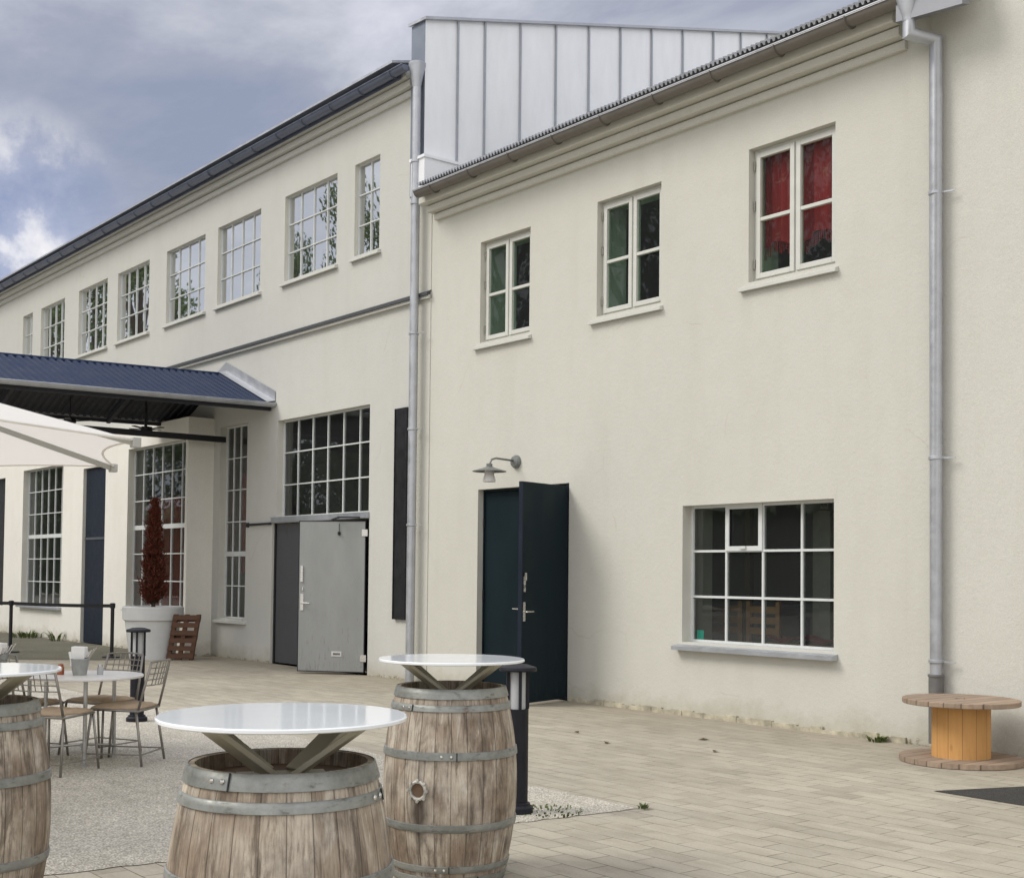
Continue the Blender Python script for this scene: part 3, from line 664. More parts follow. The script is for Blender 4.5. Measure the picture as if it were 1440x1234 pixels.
# ---- end wall to the right
E_ = thing('adjoining_building', (0, 0, 0), 'tall plain cream rendered end wall right of the drainpipe behind the cable reel', 'building')
b = MB(); b.box(-6.70, 9, -.025, 9, 0, 13); b.build('wall', PLC, E_)
b = MB(); b.box(-6.9, 9.2, -.3, 9.2, 13, 13.2); b.build('roof', ZINCD, E_)

# ---- left building (long hall)
F = thing('factory_building', (-28, 0, 0), 'long cream rendered factory hall with a row of upper steel lattice windows', 'building')
XL = -48
UP = [(-16.80, -16.09, 6.37, 7.79, 2), (-19.02, -17.33, 6.37, 7.80, 4), (-21.55, -19.88, 6.37, 7.80, 4), (-23.82, -22.08, 6.37, 7.80, 4), (-26.33, -24.67, 6.37, 7.81, 4), (-28.64, -26.92, 6.37, 7.83, 4), (-31.18, -29.55, 6.37, 7.83, 4), (-32.52, -31.80, 6.37, 7.84, 2)]
GD = (-19.29, -16.26, 0, 2.34); GW = (-19.16, -16.28, 2.44, 4.05); G1 = (-21.30, -20.24, .70, 4.12)
b = MB(); rv = MB(); YB = -.5
big = (XL-1, -21.56, -1, 4.3, 'hole')
wall_grid(b, XL, -15.13, 0, 8.85, 0, [u[:4] for u in UP]+[GD, GW, G1, big], .24, rv)
b.build('wall', [PLB, REV], F)
G2 = (-24.32, -21.66, .82, 3.90); DD = (-26.75, -25.49, 0.0, 3.66); G3 = (-30.65, -27.97, .74, 3.84); BK = (-33.6, -32.0, 0.65, 3.75)
b = MB(); wall_grid(b, XL, -21.56, 0, 4.3, YB, [G2, DD, G3, BK], .40, rv)
b.quad((-21.56, YB, 0), (-21.56, 0, 0), (-21.56, 0, 4.3), (-21.56, YB, 4.3)); b.quad((XL, YB, 4.3), (-21.56, YB, 4.3), (-21.56, 0, 4.3), (XL, 0, 4.3))
b.build('projecting_wall', [PLD, REV], F)
for u in UP: steel_window(F, *u[:4], 0, u[4], 3, GL_UP, True, .065, None, .016)
steel_window(F, *GW, 0, 6, 3, GL_LOW, False, .12, None, .020)
steel_window(F, *G1, 0, 4, 6, GL_LOW, True, .13, 2, .019, None, .07)
steel_window(F, *G2, YB, 6, 6, GL_LOW, True, .13, 3, .019, None, .07); steel_window(F, *G3, YB, 6, 6, GL_LOW, True, .13, 3, .019, None, .10)
ip = MB(); ip.box(BK[0], BK[1], YB+.10, YB+.14, BK[2], BK[3]); ip.build('shutter', BLACK, F)
interior(F, XL, -15.2, .43, 7, 4.6, 8.6); interior(F, XL, -15.2, .43, 7, .02, 4.45)
ip = MB(); ip.box(XL, -21.6, -.08, .42, .01, .03); ip.box(XL, -21.6, -.08, .42, 4.26, 4.29); ip.build('inner_ledge', INTF, F)
ip = MB(); ip.quad((-21.6, -.09, 0.03), (-21.6, .45, .03), (-21.6, .45, 4.26), (-21.6, -.09, 4.26)); ip.build('inner_cheek', INT, F)
cornice(F, XL, -15.14, 8.40, [(.11, .05), (.11, .125), (.125, .195)], 0, PLB)
so = MB(); so.box(XL, -15.14, -.22, .0, 8.735, 8.80); so.build('soffit', ZINCD, F)
gutter(F, XL, -14.98, -.29, 8.71, .078, ZINCD)
b = MB(); b.box(XL, -15.22, -.225, -.218, 8.60, 8.80); b.build('fascia', ZINCD, F)
b = MB(); b.v = [(XL, -.38, 8.80), (-15.22, -.38, 8.80), (-15.22, 7, 10.7), (XL, 7, 10.7), (XL, -.38, 8.835), (-15.22, -.38, 8.835), (-15.22, 7, 10.735), (XL, 7, 10.735)]
for q in ((3, 2, 1, 0), (4, 5, 6, 7), (0, 1, 5, 4), (1, 2, 6, 5), (2, 3, 7, 6), (3, 0, 4, 7)): b.face(q)
b.build('roof', ZINC, F)
st = MB(); st.box(-47, -14.71, -.06, -.002, 5.385, 5.44); st.box(-15.12, -14.69, -.12, -.036, 5.5, 5.58) if False else None
SC = st.build('string_course', PLB, F)
st = MB(); st.v = [(-47, -.085, 5.465), (-14.70, -.085, 5.465), (-14.70, -.003, 5.51), (-47, -.003, 5.51), (-47, -.085, 5.425), (-14.70, -.085, 5.425), (-14.70, -.061, 5.425), (-47, -.061, 5.425)]
for q in ((0, 1, 2, 3), (4, 5, 1, 0), (1, 5, 6, 2), (7, 6, 5, 4)): st.face(q)
st.build('flashing', simple('dark_flashing', (.075, .08, .085), .85, 0, .15, var=.15), SC)
PP = downpipe(F, [(-14.93, -.14, 8.50), (-14.93, -.14, .0)], .062, [7.35, 6.75, 4.9, 3.55, 2.2], -14.93, -.14, side=.14)
f_ = MB(); f_.lathe([(.064, 0), (.068, .04), (.125, .30), (.125, .34)], 16, (-14.93, -.14, 8.42)); f_.build('rainwater_hopper', ZINC, PP, smooth=True, auto=40)
# black narrow shutter by the pipe
b = MB(); b.box(-15.53, -15.22, -.045, -.003, .86, 3.90); b.box(-15.53, -15.515, -.055, -.045, .86, 3.90); b.build('shutter', BLACK, F)
# navy door
b = MB(); b.box(DD[0]+.03, DD[1]-.03, YB+.06, YB+.11, .02, DD[3]-.02); ND = b.build('door', DOORN, F); b = MB(); b.box(DD[0]+.03, DD[1]-.03, YB+.045, YB+.06, 2.16, 2.21); b.build('rail', simple('rail_steel', (.10, .11, .13), .5, .4), ND)
# grey door set: dark fixed leaf, light leaf swung out, lintel channel
b = MB(); b.box(-19.24, -17.30, .06, .11, .02, 2.33); GDo = b.build('door', DOORD, F); GDo['label'] = 'dark grey fixed leaf of the grey steel door'
b = MB(); b.box(-19.29, -19.24, .04, .14, 0, 2.34); b.box(-16.31, -16.26, .04, .14, 0, 2.34); b.build('door_frame', BLACK, F)
b = MB(); b.box(-19.29, -16.26, -.035, .13, 2.345, 2.435); b.build('lintel', SILL, F)
LG, turn = swung_leaf(F, -16.30, -.03, 1.07, 38, .035, 2.30, DOORG, BLACK, 'light grey leaf of the steel door swung half open')
hb = MB(); hb.box(.98, 1.03, 0, .008, .95, 1.20); hb.tube([(1.0, .008, 1.06), (1.0, .05, 1.06), (.86, .055, 1.06)], .011, 8); hb.box(.99, 1.028, 0, .02, 1.38, 1.62); hb.box(.985, 1.0, 0, .012, 1.25, 1.30); turn(hb).build('handle', CHROME, LG)
hb = MB(); hb.tube([(.42, .012, 2.26), (.42, .012, 2.14)], .005, 6); hb.lathe([(.001, -.03), (.022, -.02), (.022, .02), (.001, .03)], 10, (.42, .015, 2.11)); turn(hb).build('hook', BLACK, LG)
hb = MB(); hb.box(.36, .52, 0, .006, .27, .345); pl = turn(hb).build('name_plate', PAPER, LG)
hb = MB()
for i in range(7): hb.box(.385+i*.016, .385+i*.016+.011, .006, .008, .292, .322)
turn(hb).build('plate_mark', INK, LG)
for zz in (.25, 2.12): hb = MB(); hb.box(-.03, .06, -.02, .012, zz-.05, zz+.05); turn(hb).build('hinge', CHROME, LG)
b = MB(); b.bar((-17.25, -.05, 2.345), (-16.55, -.36, 2.345), .03, .02); b.bar((-16.55, -.36, 2.35), (-16.36, -.1, 2.35), .03, .02); b.build('door_closer_arm', BLACK, LG)
b = MB(); b.bar((-20.16, -.03, 2.33), (-19.3, -.03, 2.335), .03, .035); b.bar((-20.16, -.03, 2.33), (-20.16, .0, 2.33), .06, .08); b.build('door_hold_bar', BLACK, F)

# ---- entrance canopy: gable roof running out from the wall
K = thing('entrance_canopy', (-21.1, -3, 0), 'dark navy corrugated gable canopy projecting from the hall wall', 'canopy')
KY = -5.0
def canopy_slope(sx, nm):
    b = MB(); n = int((0-KY)/.13*6); dx = 1.80*sx; nn = Vector((sx*.38, 0, .925))
    m = n+1
    for k, (x, z) in enumerate(((-21.1, 5.04), (-21.1+dx, 4.34))):
        for lay in (0, 1):
            for i in range(m):
                a = (.03 if (i % 6)/6 < .34 else 0)-.02*lay; y_ = KY-KY*i/n; b.v.append((x+nn.x*a, y_, z+nn.z*a+y_*(.022 if k == 0 else .012)))
    for i in range(n):
        b.face((i, i+1, 2*m+i+1, 2*m+i)); b.mi = 1; b.face((m+i+1, m+i, 3*m+i, 3*m+i+1)); b.mi = 0; b.face((2*m+i+1, 2*m+i, 3*m+i, 3*m+i+1)); b.face((i, i+1, m+i+1, m+i))
    return b.build(nm, [NAVY, SOFF], K)
RF = canopy_slope(1, 'roof'); canopy_slope(-1, 'roof')
b = MB(); b.tube([(-21.1, KY, 5.04+KY*.022), (-21.1, 0, 5.04)], .045, 8); b.build('ridge_cap', NAVY, RF)
for sx in (1, -1):
    b = MB(); n = 8; gx = -21.1+sx*1.84
    for y in (KY, -.01):
        for i in range(n+1):
            t = math.pi+math.pi*i/n; b.v.append((gx+.065*math.cos(t), y, 4.35+y*.012+.065*math.sin(t)))
    for i in range(n): b.face((i, i+1, n+1+i+1, n+1+i))
    b.face(range(n+1)); b.face(range(n+1, 2*n+2))
    b.tube([(gx+sx*.065, KY, 4.35+KY*.012), (gx+sx*.065, -.01, 4.35)], .01, 6)
    b.build('gutter', ZINC, K, smooth=True, auto=50)
    b = MB(); b.v = [(-21.1, -.16, 5.085), (-21.1+sx*1.86, -.16, 4.365), (-21.1+sx*1.86, -.012, 4.40), (-21.1, -.012, 5.12), (-21.1+sx*1.86, -.012, 4.56), (-21.1, -.012, 5.28)]
    b.face((0, 1, 2, 3)); b.face((3, 2, 4, 5)); b.build('wall_flashing', ZINC, K)
for y in (-1.5, -3.5):
    for sx in (1, -1):
        b = MB(); b.bar((-21.1+sx*.05, y, 4.90+y*.02), (-21.1+sx*1.72, y, 4.26+y*.012), .07, .09); b.build('rafter', SOFF, K)
for sx in (1, -1): b = MB(); b.bar((-21.1+sx*1.70, KY+.1, 4.27+KY*.012), (-21.1+sx*1.70, -.02, 4.27), .06, .06); b.build('eave_beam', SOFF, K)
b = MB(); b.bar((-21.1, -.01, 3.88), (-21.1, KY+.1, 3.88), .08, .10)
for y in (-1.5, -4.5): b.bar((-21.1, y, 3.93), (-21.1, y, 4.90), .03, .03)
b.build('beam', BLACK, K)
for px in (-22.7, -19.5): b = MB(); b.box(px-.06, px+.06, KY+.2, KY+.32, 0, 4.20); b.build('post', BLACK, K)

# ---- ceiling fans under the canopy
def fan(loc, label, rz):
    t = thing('ceiling_fan', (0, 0, 0), label, 'ceiling fan', 'ceiling fans under the canopy')
    b = MB(); b.tube([(0, 0, .32), (0, 0, -.20)], .012, 8); b.build('rod', BLACK, t)
    b = MB(); b.lathe([(.03, -.20), (.10, -.21), (.11, -.28), (.05, -.32)], 14); b.build('motor', BLACK, t, smooth=True, auto=40)
    for k in range(4):
        a = k*math.pi/2; c, s_ = math.cos(a), math.sin(a)
        b = MB(); b.bar((.09*c, .09*s_, -.25), (.36*c, .36*s_, -.23), .09, .012); b.build('blade', BLACK, t)
    t.location = loc; t.rotation_euler = (0, 0, rz); return t
f1 = fan((-22.25, -1.0, 4.34), 'dark ceiling fan hanging nearest the wall end of the canopy', .5)
copy_tree(f1, (-22.3, -2.38, 4.38), 1.1, 'dark ceiling fan half hidden behind the white parasol')

# ---- wall lamp
W_ = thing('wall_lamp', (-12.75, 0, 2.96), 'grey gooseneck wall lamp with flat shade above the blue door', 'lamp')
b = MB()
def ylathe(mb, prof, c, n=18):
    k = len(mb.v); mb.lathe(prof, n, (0, 0, 0)); mb.v[k:] = [(c[0]+x, c[1]-z, c[2]+y) for x, y, z in mb.v[k:]]
ylathe(b, [(.085, 0), (.085, .03), (.07, .055), (.03, .065)], (-12.75, 0, 2.96)); b.build('mount', LAMPG, W_, smooth=True, auto=40)
b = MB(); b.tube([(-12.75, -.05, 2.97), (-12.75, -.34, 2.985), (-12.75, -.41, 2.965), (-12.75, -.44, 2.91), (-12.75, -.445, 2.86)], .013, 10); b.build('arm', LAMPG, W_, smooth=True)
b = MB(); b.lathe([(.03, .03), (.06, .012), (.215, -.035), (.215, -.042), (.05, -.008)], 28, (-12.75, -.445, 2.85)); b.lathe([(.035, 0), (.04, .05), (.03, .055)], 14, (-12.75, -.445, 2.855)); b.build('lamp_shade', LAMPG, W_, smooth=True, auto=40)
b = MB(); b.lathe([(.058, .0), (.062, -.06), (.082, -.13), (.078, -.15), (.0, -.15)], 20, (-12.75, -.445, 2.83), caps=False); b.build('lamp_glass', CERAM, W_, smooth=True, auto=50)

# ------------------------------------------------------------------ curtains and indoor things
def drape(name, x0, x1, y, z0, z1, mat, label, fringe=False, cat='curtain', amp=.025, group=None):
    b = MB(); n = 40
    for z in (z1, z0):
        for i in range(n+1): b.v.append((x0+(x1-x0)*i/n, y+amp*math.sin(i*1.3)+amp*.6*math.sin(i*.47), z+(.05*math.sin(i*.31) if z == z0 and fringe else 0)))
    for i in range(n): b.face((i, i+1, n+2+i, n+1+i))
    t = thing(name, ((x0+x1)/2, y, z0), label, cat, group); b.build('cloth', mat, t, smooth=True)
    if fringe:
        f = MB()
        for i in range(44):
            x = x0+(x1-x0)*(i+.5)/44; zz = z0+.05*math.sin(i*.31*40/44); f.bar((x, y, zz), (x+random.uniform(-.006, .006), y, zz-random.uniform(.08, .14)), .008, .004)
        f.build('fringe', mat, t)
    return t
drape('curtain', -8.88, -7.70, .24, 5.00, 6.0, REDC, 'bright red fringed curtain in the upper window nearest the drainpipe', True)
drape('curtain', -24.3, -21.9, -.06, .85, 2.95, REDD, 'dark red drape behind the tall lattice window with the planter in front')
drape('curtain', -21.3, -20.3, .42, 1.5, 3.3, REDD, 'dark red drape behind the narrow lattice window under the canopy')
def indoor_chair(x, y, rz, label):
    t = thing('slatted_chair', (0, 0, 0), label, 'chair', 'wooden chairs behind the low window')
    b = MB()
    for s_ in (-.2, .2): b.box(s_-.025, s_+.025, .18, .22, 0, 1.22)
    for z in (.85, .97, 1.09): b.box(-.175, .175, .185, .215, z, z+.075)
    b.build('backrest', PALW2, t)
    b = MB(); b.box(-.22, .22, -.2, .17, .44, .49); b.build('seat', PALW2, t)
    for sx in (-.19, .19): 
        b = MB(); b.box(sx-.02, sx+.02, -.19, -.15, 0, .44); b.build('leg', PALW2, t)
    t.location = (x, y, .02); t.rotation_euler = (0, 0, rz)
indoor_chair(-10.05, .80, .25, 'slatted wooden chair just inside the low window, its left one'); indoor_chair(-9.55, .85, .1, 'slatted wooden chair inside the low window, right of its twin')
t = thing('covered_bench', (-8.9, 1.0, .02), 'bench under a bright red blanket inside the low window', 'bench')
b = MB(); b.box(-9.35, -8.2, .75, 1.25, .02, .80); b.build('frame', PALW2, t)
b = MB(); n = 14
for i in range(n+1):
    for j in range(5): b.v.append((-9.4+1.25*i/n, .70+.6*j/4, .845+.03*math.sin(i*1.1+j)+.02*math.sin(j*2.3)))
for i in range(n):
    for j in range(4): b.face((i*5+j, (i+1)*5+j, (i+1)*5+j+1, i*5+j+1))
b.build('blanket', REDD2, t, smooth=True)
t = thing('shelf_unit', (-8.8, 2.6, .02), 'dark storage shelving deep inside the low window', 'shelving')
for px in (-10.9, -9.7, -8.5, -7.3): b = MB(); b.box(px-.04, px+.04, 2.3, 2.38, .02, 2.7); b.build('post', simple('brown_post', (.16, .11, .08), .8), t)
for zz in (.55, 1.15, 1.8): b = MB(); b.box(-10.9, -7.3, 2.32, 2.8, zz, zz+.035); b.build('shelf', simple('grey_shelf', (.09, .10, .12), .7), t)
t = thing('upright_panel', (-8.9, 1.9, .02), 'pale upright panel standing behind the low window', 'panel')
b = MB(); b.box(-9.55, -9.30, 1.9, 1.95, .02, 2.3); b.build('board', simple('pale_board', (.34, .32, .29), .8), t); b = MB(); b.box(-9.55, -9.30, 1.87, 1.9, .02, .12); b.build('foot', BLACK, t)
b = MB(); b.box(-9.76, -9.66, .164, .166, .83, .93); o = b.build('sticker', TEAL); tag(o, 'small teal sticker in the lower left corner of the low window', 'sticker')
# ------------------------------------------------------------------ barrels with glass tops
def barrel_proto():
    t = thing('oak_barrel', (0, 0, 0), 'x', 'barrel', 'oak wine barrels used as standing tables')
    H = .95; r_of = lambda z: .272+.066*(1-((z-H/2)/(H/2))**2)
    b = MB(); prof = [(r_of(H*i/22), H*i/22) for i in range(23)]; prof += [(.254, H), (.250, H-.05)]
    b.lathe(prof, 104, caps=False); b.build('staves', OAK, t, smooth=True, auto=45)
    b = MB(); b.lathe([(.255, H-.065), (.255, H-.045), (.0, H-.045)], 48, caps=False); b.build('head', HEADW, t)
    for z0, z1 in ((.902, .952), (.843, .876), (.614, .654), (.268, .307), (.068, .103), (0.0, .048)):
        b = MB(); n = 64; pr = [(r_of(z0)+.002, z0), (r_of(z0)+.0065, z0+.002), (r_of((z0+z1)/2)+.007, (z0+z1)/2), (r_of(z1)+.0065, z1-.002), (r_of(z1)+.001, z1)]
        b.lathe(pr, n, caps=False); h = b.build('hoop', HOOP, t, smooth=True, auto=60)
        a0 = random.uniform(0, 6.28)
        for d in (0, .14):
            rv = MB()
            for zz in ((z0+z1)/2,):
                a = a0+d; q = r_of(zz)+.008; k = len(rv.v); rv.lathe([(.009, 0), (.006, .004), (.0, .0055)], 8, caps=False)
                ca, sa = math.cos(a), math.sin(a); rv.v[k:] = [((q+z)*ca-x*sa, (q+z)*sa+x*ca, zz+y) for x, y, z in rv.v[k:]]
            rv.build('rivet', CHROME, h)
        rv = MB(); rv.bar(((r_of(z0)+.009)*math.cos(a0+.22), (r_of(z0)+.009)*math.sin(a0+.22), z0), ((r_of(z1)+.009)*math.cos(a0+.22), (r_of(z1)+.009)*math.sin(a0+.22), z1), .004, .004)
        rv.build('hoop_seam', BLACK, h)
    return t
IRON = simple('iron_bung', (.42, .41, .37), .55, .5, var=.4, scale=30, bump=.2)
def bung(t, ang):
    b = MB(); q = .336; b.lathe([(.050, -.012), (.050, .010), (.043, .014), (.036, .012), (.034, -.004)], 10, caps=False)
    for i in range(8):
        a = i*math.pi/4; b.tube([(.047*math.cos(a), .047*math.sin(a), 0), (.052*math.cos(a), .052*math.sin(a), .018)], .008, 6)
    ca, sa = math.cos(ang), math.sin(ang); b.v = [((q+z)*ca-x*sa, (q+z)*sa+x*ca, .47+y) for x, y, z in b.v]
    b.v = [(x+t.location.x, y+t.location.y, z+t.location.z) for x, y, z in b.v]; bg = b.build('bung', IRON, t, smooth=True, auto=40)
    b = MB(); b.lathe([(.036, .003), (.0, .003)], 16, caps=False); b.v = [((q+z)*ca-x*sa+t.location.x, (q+z)*sa+x*ca+t.location.y, .47+y) for x, y, z in b.v]; b.build('bung_hole_disc', HEADW, bg)  # dark disc drawn in place of the shade inside the bung hole
    return t
def top_proto():
    t = thing('barrel_tabletop', (0, 0, 0), 'x', 'tabletop', 'round white glass tops on the barrels')
    b = MB(); b.lathe([(.0, 1.072), (.365, 1.072), (.371, 1.075), (.371, 1.083), (.367, 1.0865), (.0, 1.0865)], 96, caps=False); b.build('tabletop', TOP, t, smooth=True, auto=10)
    for a in (R(30), R(150), R(210), R(330)):
        ca, sa = math.cos(a), math.sin(a); b = MB()
        b.bar((.06*ca, .06*sa, .911), (.265*ca, .265*sa, 1.069), .085, .014, (ca, sa, 0)) if False else b.bar((.05*ca, .05*sa, .915), (.265*ca, .265*sa, 1.068), .09, .018, (0, 0, 1))
        b.build('leg', OLIVE, t, bevel=.003)
    b = MB(); b.box(-.13, .13, -.05, .05, .9055, .914); b.build('foot_plate', OLIVE, t)
    return t
B1 = (-3.43, -8.37); B2 = (-5.28, -6.41); B3 = (-5.76, -8.61)
bp = barrel_proto(); tp = top_proto()
b3 = copy_tree(bp, (*B3, 0), 2.1, 'oak barrel cut off by the left edge, near the cafe chairs')
b2 = copy_tree(bp, (*B2, 0), 4.0, 'whole oak barrel with an iron bung, beside the bollard light'); bung(b2, 0)
for ch in b2.children:
    if ch.name.startswith('staves'): ch.data = ch.data.copy(); ch.data.materials[0] = OAKS
bp.location = (*B1, 0); bp.rotation_euler = (0, 0, 1.0); bp['label'] = 'nearest and largest oak barrel in the foreground, its foot out of frame'
def face_ang(p): return math.atan2(CAM.y-p[1], CAM.x-p[0])
b2.rotation_euler = (0, 0, face_ang(B2)-R(27)+0)
copy_tree(tp, (*B3, 0), face_ang(B3)+R(78), 'round glass top on the barrel at the left edge')
copy_tree(tp, (*B2, 0), face_ang(B2)+R(90), 'round glass top in front of the drainpipe and the blue door')
tp.location = (*B1, 0); tp.rotation_euler = (0, 0, face_ang(B1)+R(97)); tp['label'] = 'biggest round glass top, on the nearest barrel'

# ------------------------------------------------------------------ cafe tables and chairs
def cafe_table(loc, rz):
    t = thing('cafe_table', (0, 0, 0), 'x', 'table', 'round white cafe tables')
    b = MB(); b.lathe([(.0, .662), (.465, .662), (.47, .667), (.47, .678), (.467, .681), (.0, .681)], 64, caps=False); b.build('tabletop', TOPL, t, smooth=True, auto=10)
    for k in range(3):
        a = k*2*math.pi/3; ca, sa = math.cos(a), math.sin(a)
        b = MB(); b.tube([(.30*ca, .30*sa, .66), (.31*ca, .31*sa, .0)], .016, 10); b.box(.31*ca-.04, .31*ca+.04, .31*sa-.02, .31*sa+.02, 0, .02); b.bar((.26*ca, .26*sa, .655), (.34*ca, .34*sa, .655), .05, .012); b.build('leg', TABM, t, smooth=True, auto=40)
    b = MB()
    for k in range(3):
        a = k*2*math.pi/3; b.tube([(0, 0, .13), (.30*math.cos(a), .30*math.sin(a), .10)], .010, 8)
    b.build('stretcher', TABM, t)
    t.location = loc; t.rotation_euler = (0, 0, rz); return t
T1 = (-10.11, -6.53, .004); T2 = (-11.0, -6.95, .004)
ct = cafe_table(T1, math.atan2(-.08, .293)); ct['label'] = 'white round cafe table with a cutlery bucket, front table of the two'
copy_tree(ct, T2, .9, 'white round cafe table at the left edge, behind the barrel top')
def cafe_chair():
    t = thing('wire_chair', (0, 0, 0), 'x', 'chair', 'steel wire cafe chairs')
    r = .0085
    # front is -y; seat frame
    b = MB(); b.tube([(-.20, -.20, .43), (.20, -.20, .43), (.21, .19, .425), (-.21, .19, .425), (-.20, -.20, .43)], r, 8)
    for i in range(1, 5): b.tube([(-.2+.08*i, -.2, .432), (-.2+.08*i, .19, .428)], .004, 6)
    b.build('seat_frame', CHAIRM, t, smooth=True)
    b = MB(); n = 10
    for j in range(2):
        for i in range(n+1):
            for k in range(n+1):
                u, v = i/n*2-1, k/n*2-1; ed = max(abs(u), abs(v)); z = .437 if j == 0 else .468-.020*ed**6+.004*math.sin(i*2.2+k)
                sq = .205*(1-.06*(abs(u*v))); b.v.append((u*sq, v*sq-.005, z))
    q = (n+1)**2; I = lambda j, i, k: j*q+i*(n+1)+k
    for i in range(n):
        for k in range(n): b.face((I(1, i, k), I(1, i+1, k), I(1, i+1, k+1), I(1, i, k+1))); b.face((I(0, i, k+1), I(0, i+1, k+1), I(0, i+1, k), I(0, i, k)))
    for k in range(n): 
        b.face((I(0, 0, k), I(1, 0, k), I(1, 0, k+1), I(0, 0, k+1))); b.face((I(0, n, k+1), I(1, n, k+1), I(1, n, k), I(0, n, k)))
        b.face((I(0, k+1, 0), I(1, k+1, 0), I(1, k, 0), I(0, k, 0))); b.face((I(0, k, n), I(1, k, n), I(1, k+1, n), I(0, k+1, n)))
    b.build('cushion', CUSH, t, smooth=True, auto=60)
    for sx in (-1, 1):
        for y0, y1 in ((-.19, -.235), (.17, .235)):
            b = MB(); b.tube([(sx*.195, y0, .43), (sx*.225, y1, .0)], .010, 8); b.build('leg', CHAIRM, t, smooth=True)
    b = MB()
    for sx in (-1, 1): b.tube([(sx*.222, -.225, .09), (sx*.222, .225, .09)], .006, 6)
    b.tube([(-.222, .225, .09), (.222, .225, .09)], .006, 6); b.build('stretcher', CHAIRM, t)
    b = MB(); P0 = lambda s_, z: (s_, .19+.10*(z-.43)/.4+.0, z)
    b.tube([P0(-.205, .43), P0(-.20, .6), P0(-.185, .80)], .010, 8); b.build('back_post', CHAIRM, t, smooth=True)
    b = MB(); b.tube([P0(.205, .43), P0(.20, .6), P0(.185, .80)], .010, 8); b.build('back_post', CHAIRM, t, smooth=True)
    b = MB()
    for i, z in enumerate((.62, .665, .71, .755, .80)):
        b.tube([P0(-.19, z), (-.1, P0(0, z)[1]+.03, z+.008*(i == 4)), (0, P0(0, z)[1]+.04, z+.012*(i == 4)), (.1, P0(0, z)[1]+.03, z+.008*(i == 4)), P0(.19, z)], .005 if i < 4 else .008, 6)
    for s_ in (-.13, -.078, -.026, .026, .078, .13):
        o = .04-.6*s_*s_; b.tube([(s_, P0(0, .62)[1]+o-.004, .62), (s_, P0(0, .81)[1]+o-.004, .808)], .004, 6)
    b.build('backrest', CHAIRM, t)
    return t
cc = cafe_chair()
def face_to(p, q): return math.atan2(q[1]-p[1], q[0]-p[0])+math.pi/2
chairs = [((-9.86, -6.27), (-10.5, -6.90), 'wire chair with tan cushion right of the front cafe table, side on'),
          ((-9.70, -6.88), (-10.02, -6.42), 'wire chair with tan cushion nearest the left barrel, seen from behind'),
          ((-10.46, -6.24), (-10.2, -6.75), 'wire chair with tan cushion behind the front cafe table, before the slim bollard'),
          ((-10.55, -6.82), (-10.02, -6.5), 'wire chair with tan cushion mostly hidden between the two cafe tables')]
for i, (p, q, lb) in enumerate(chairs):
    if i == 0: cc.location = (*p, .004); cc.rotation_euler = (0, 0, face_to(p, q)); cc['label'] = lb
    else: copy_tree(cc, (*p, .004), face_to(p, q), lb)
def bucket(x, y, z, label):
    t = thing('cutlery_bucket', (0, 0, 0), label, 'bucket', 'cutlery buckets on the cafe tables')
    b = MB(); b.lathe([(.0, .0), (.052, .0), (.075, .125), (.078, .128), (.074, .132), (.068, .125), (.05, .01)], 24, caps=False); b.build('pail', BUCK, t, smooth=True, auto=40)
    b = MB(); b.bar((-.01, 0, .07), (-.005, .0, .225), .11, .075, (0, 1, 0))
    b.bar((-.06, .02, .09), (-.085, .02, .175), .03, .02); b.bar((-.05, -.03, .09), (-.07, -.04, .185), .03, .02); b.build('napkin', WHITE, t, bevel=.006)
    for i in range(4):
        a = .4*i; b = MB(); b.bar((.02, .02*i-.03, .07), (.085+.01*i, .035*i-.05, .19+.01*i), .016, .004); b.build('cutlery', CHROME, t)
    t.location = (x, y, z); t.rotation_euler = (0, 0, YAW); return t
k1 = bucket(-10.09, -6.56, .685, 'zinc bucket of napkins and cutlery on the front cafe table')
copy_tree(k1, (-10.92, -6.93, .685), .6, 'zinc bucket of napkins and cutlery on the left edge table')
t = thing('sauce_jar', (-10.21, -6.67, .685), 'small red brown sauce jar left of the front bucket', 'jar')
b = MB(); b.lathe([(.0, .0), (.026, .0), (.028, .008), (.028, .058), (.02, .068)], 14, (-10.21, -6.67, .685), caps=False); b.build('glass', SAUCE, t, smooth=True, auto=40)
b = MB(); b.lathe([(.022, .067), (.022, .082), (.0, .086)], 12, (-10.21, -6.67, .685), caps=False); b.build('cap', SAUCE, t, smooth=True)
t = thing('salt_shaker', (-10.05, -6.41, .685), 'small clear salt shaker right of the front bucket', 'shaker')
b = MB(); b.lathe([(.0, .0), (.024, .0), (.026, .05), (.02, .06)], 14, (-10.05, -6.41, .685), caps=False); b.build('jar', LENS, t, smooth=True, auto=40)
b = MB(); b.lathe([(.021, .06), (.021, .078), (.0, .084)], 12, (-10.05, -6.41, .685), caps=False); b.build('lid', CHROME, t, smooth=True, auto=40)

# ------------------------------------------------------------------ bollard lights
def bollard(loc, label):
    t = thing('bollard_light', (0, 0, 0), label, 'bollard light', 'black bollard lights')
    b = MB(); b.lathe([(.0, 0), (.105, 0), (.105, .035), (.085, .05), (.085, .06), (.070, .065), (.070, .655), (.0, .655)], 28, caps=False); b.build('post', BOLL, t, smooth=True, auto=30)
    b = MB(); b.lathe([(.050, .655), (.050, .90)], 20); b.build('lamp_glass', LENS, t, smooth=True, auto=40)
    for k in range(4):
        a = k*math.pi/2+math.pi/4; b = MB(); b.bar((.064*math.cos(a), .064*math.sin(a), .655), (.064*math.cos(a), .064*math.sin(a), .90), .016, .02, (math.cos(a), math.sin(a), 0)); b.build('strut', BOLL, t)
    b = MB(); b.lathe([(.0, .895), (.118, .895), (.122, .905), (.118, .920), (.06, .938), (.0, .942)], 28, caps=False); b.build('cap', BOLL, t, smooth=True, auto=30)
    t.location = loc; return t
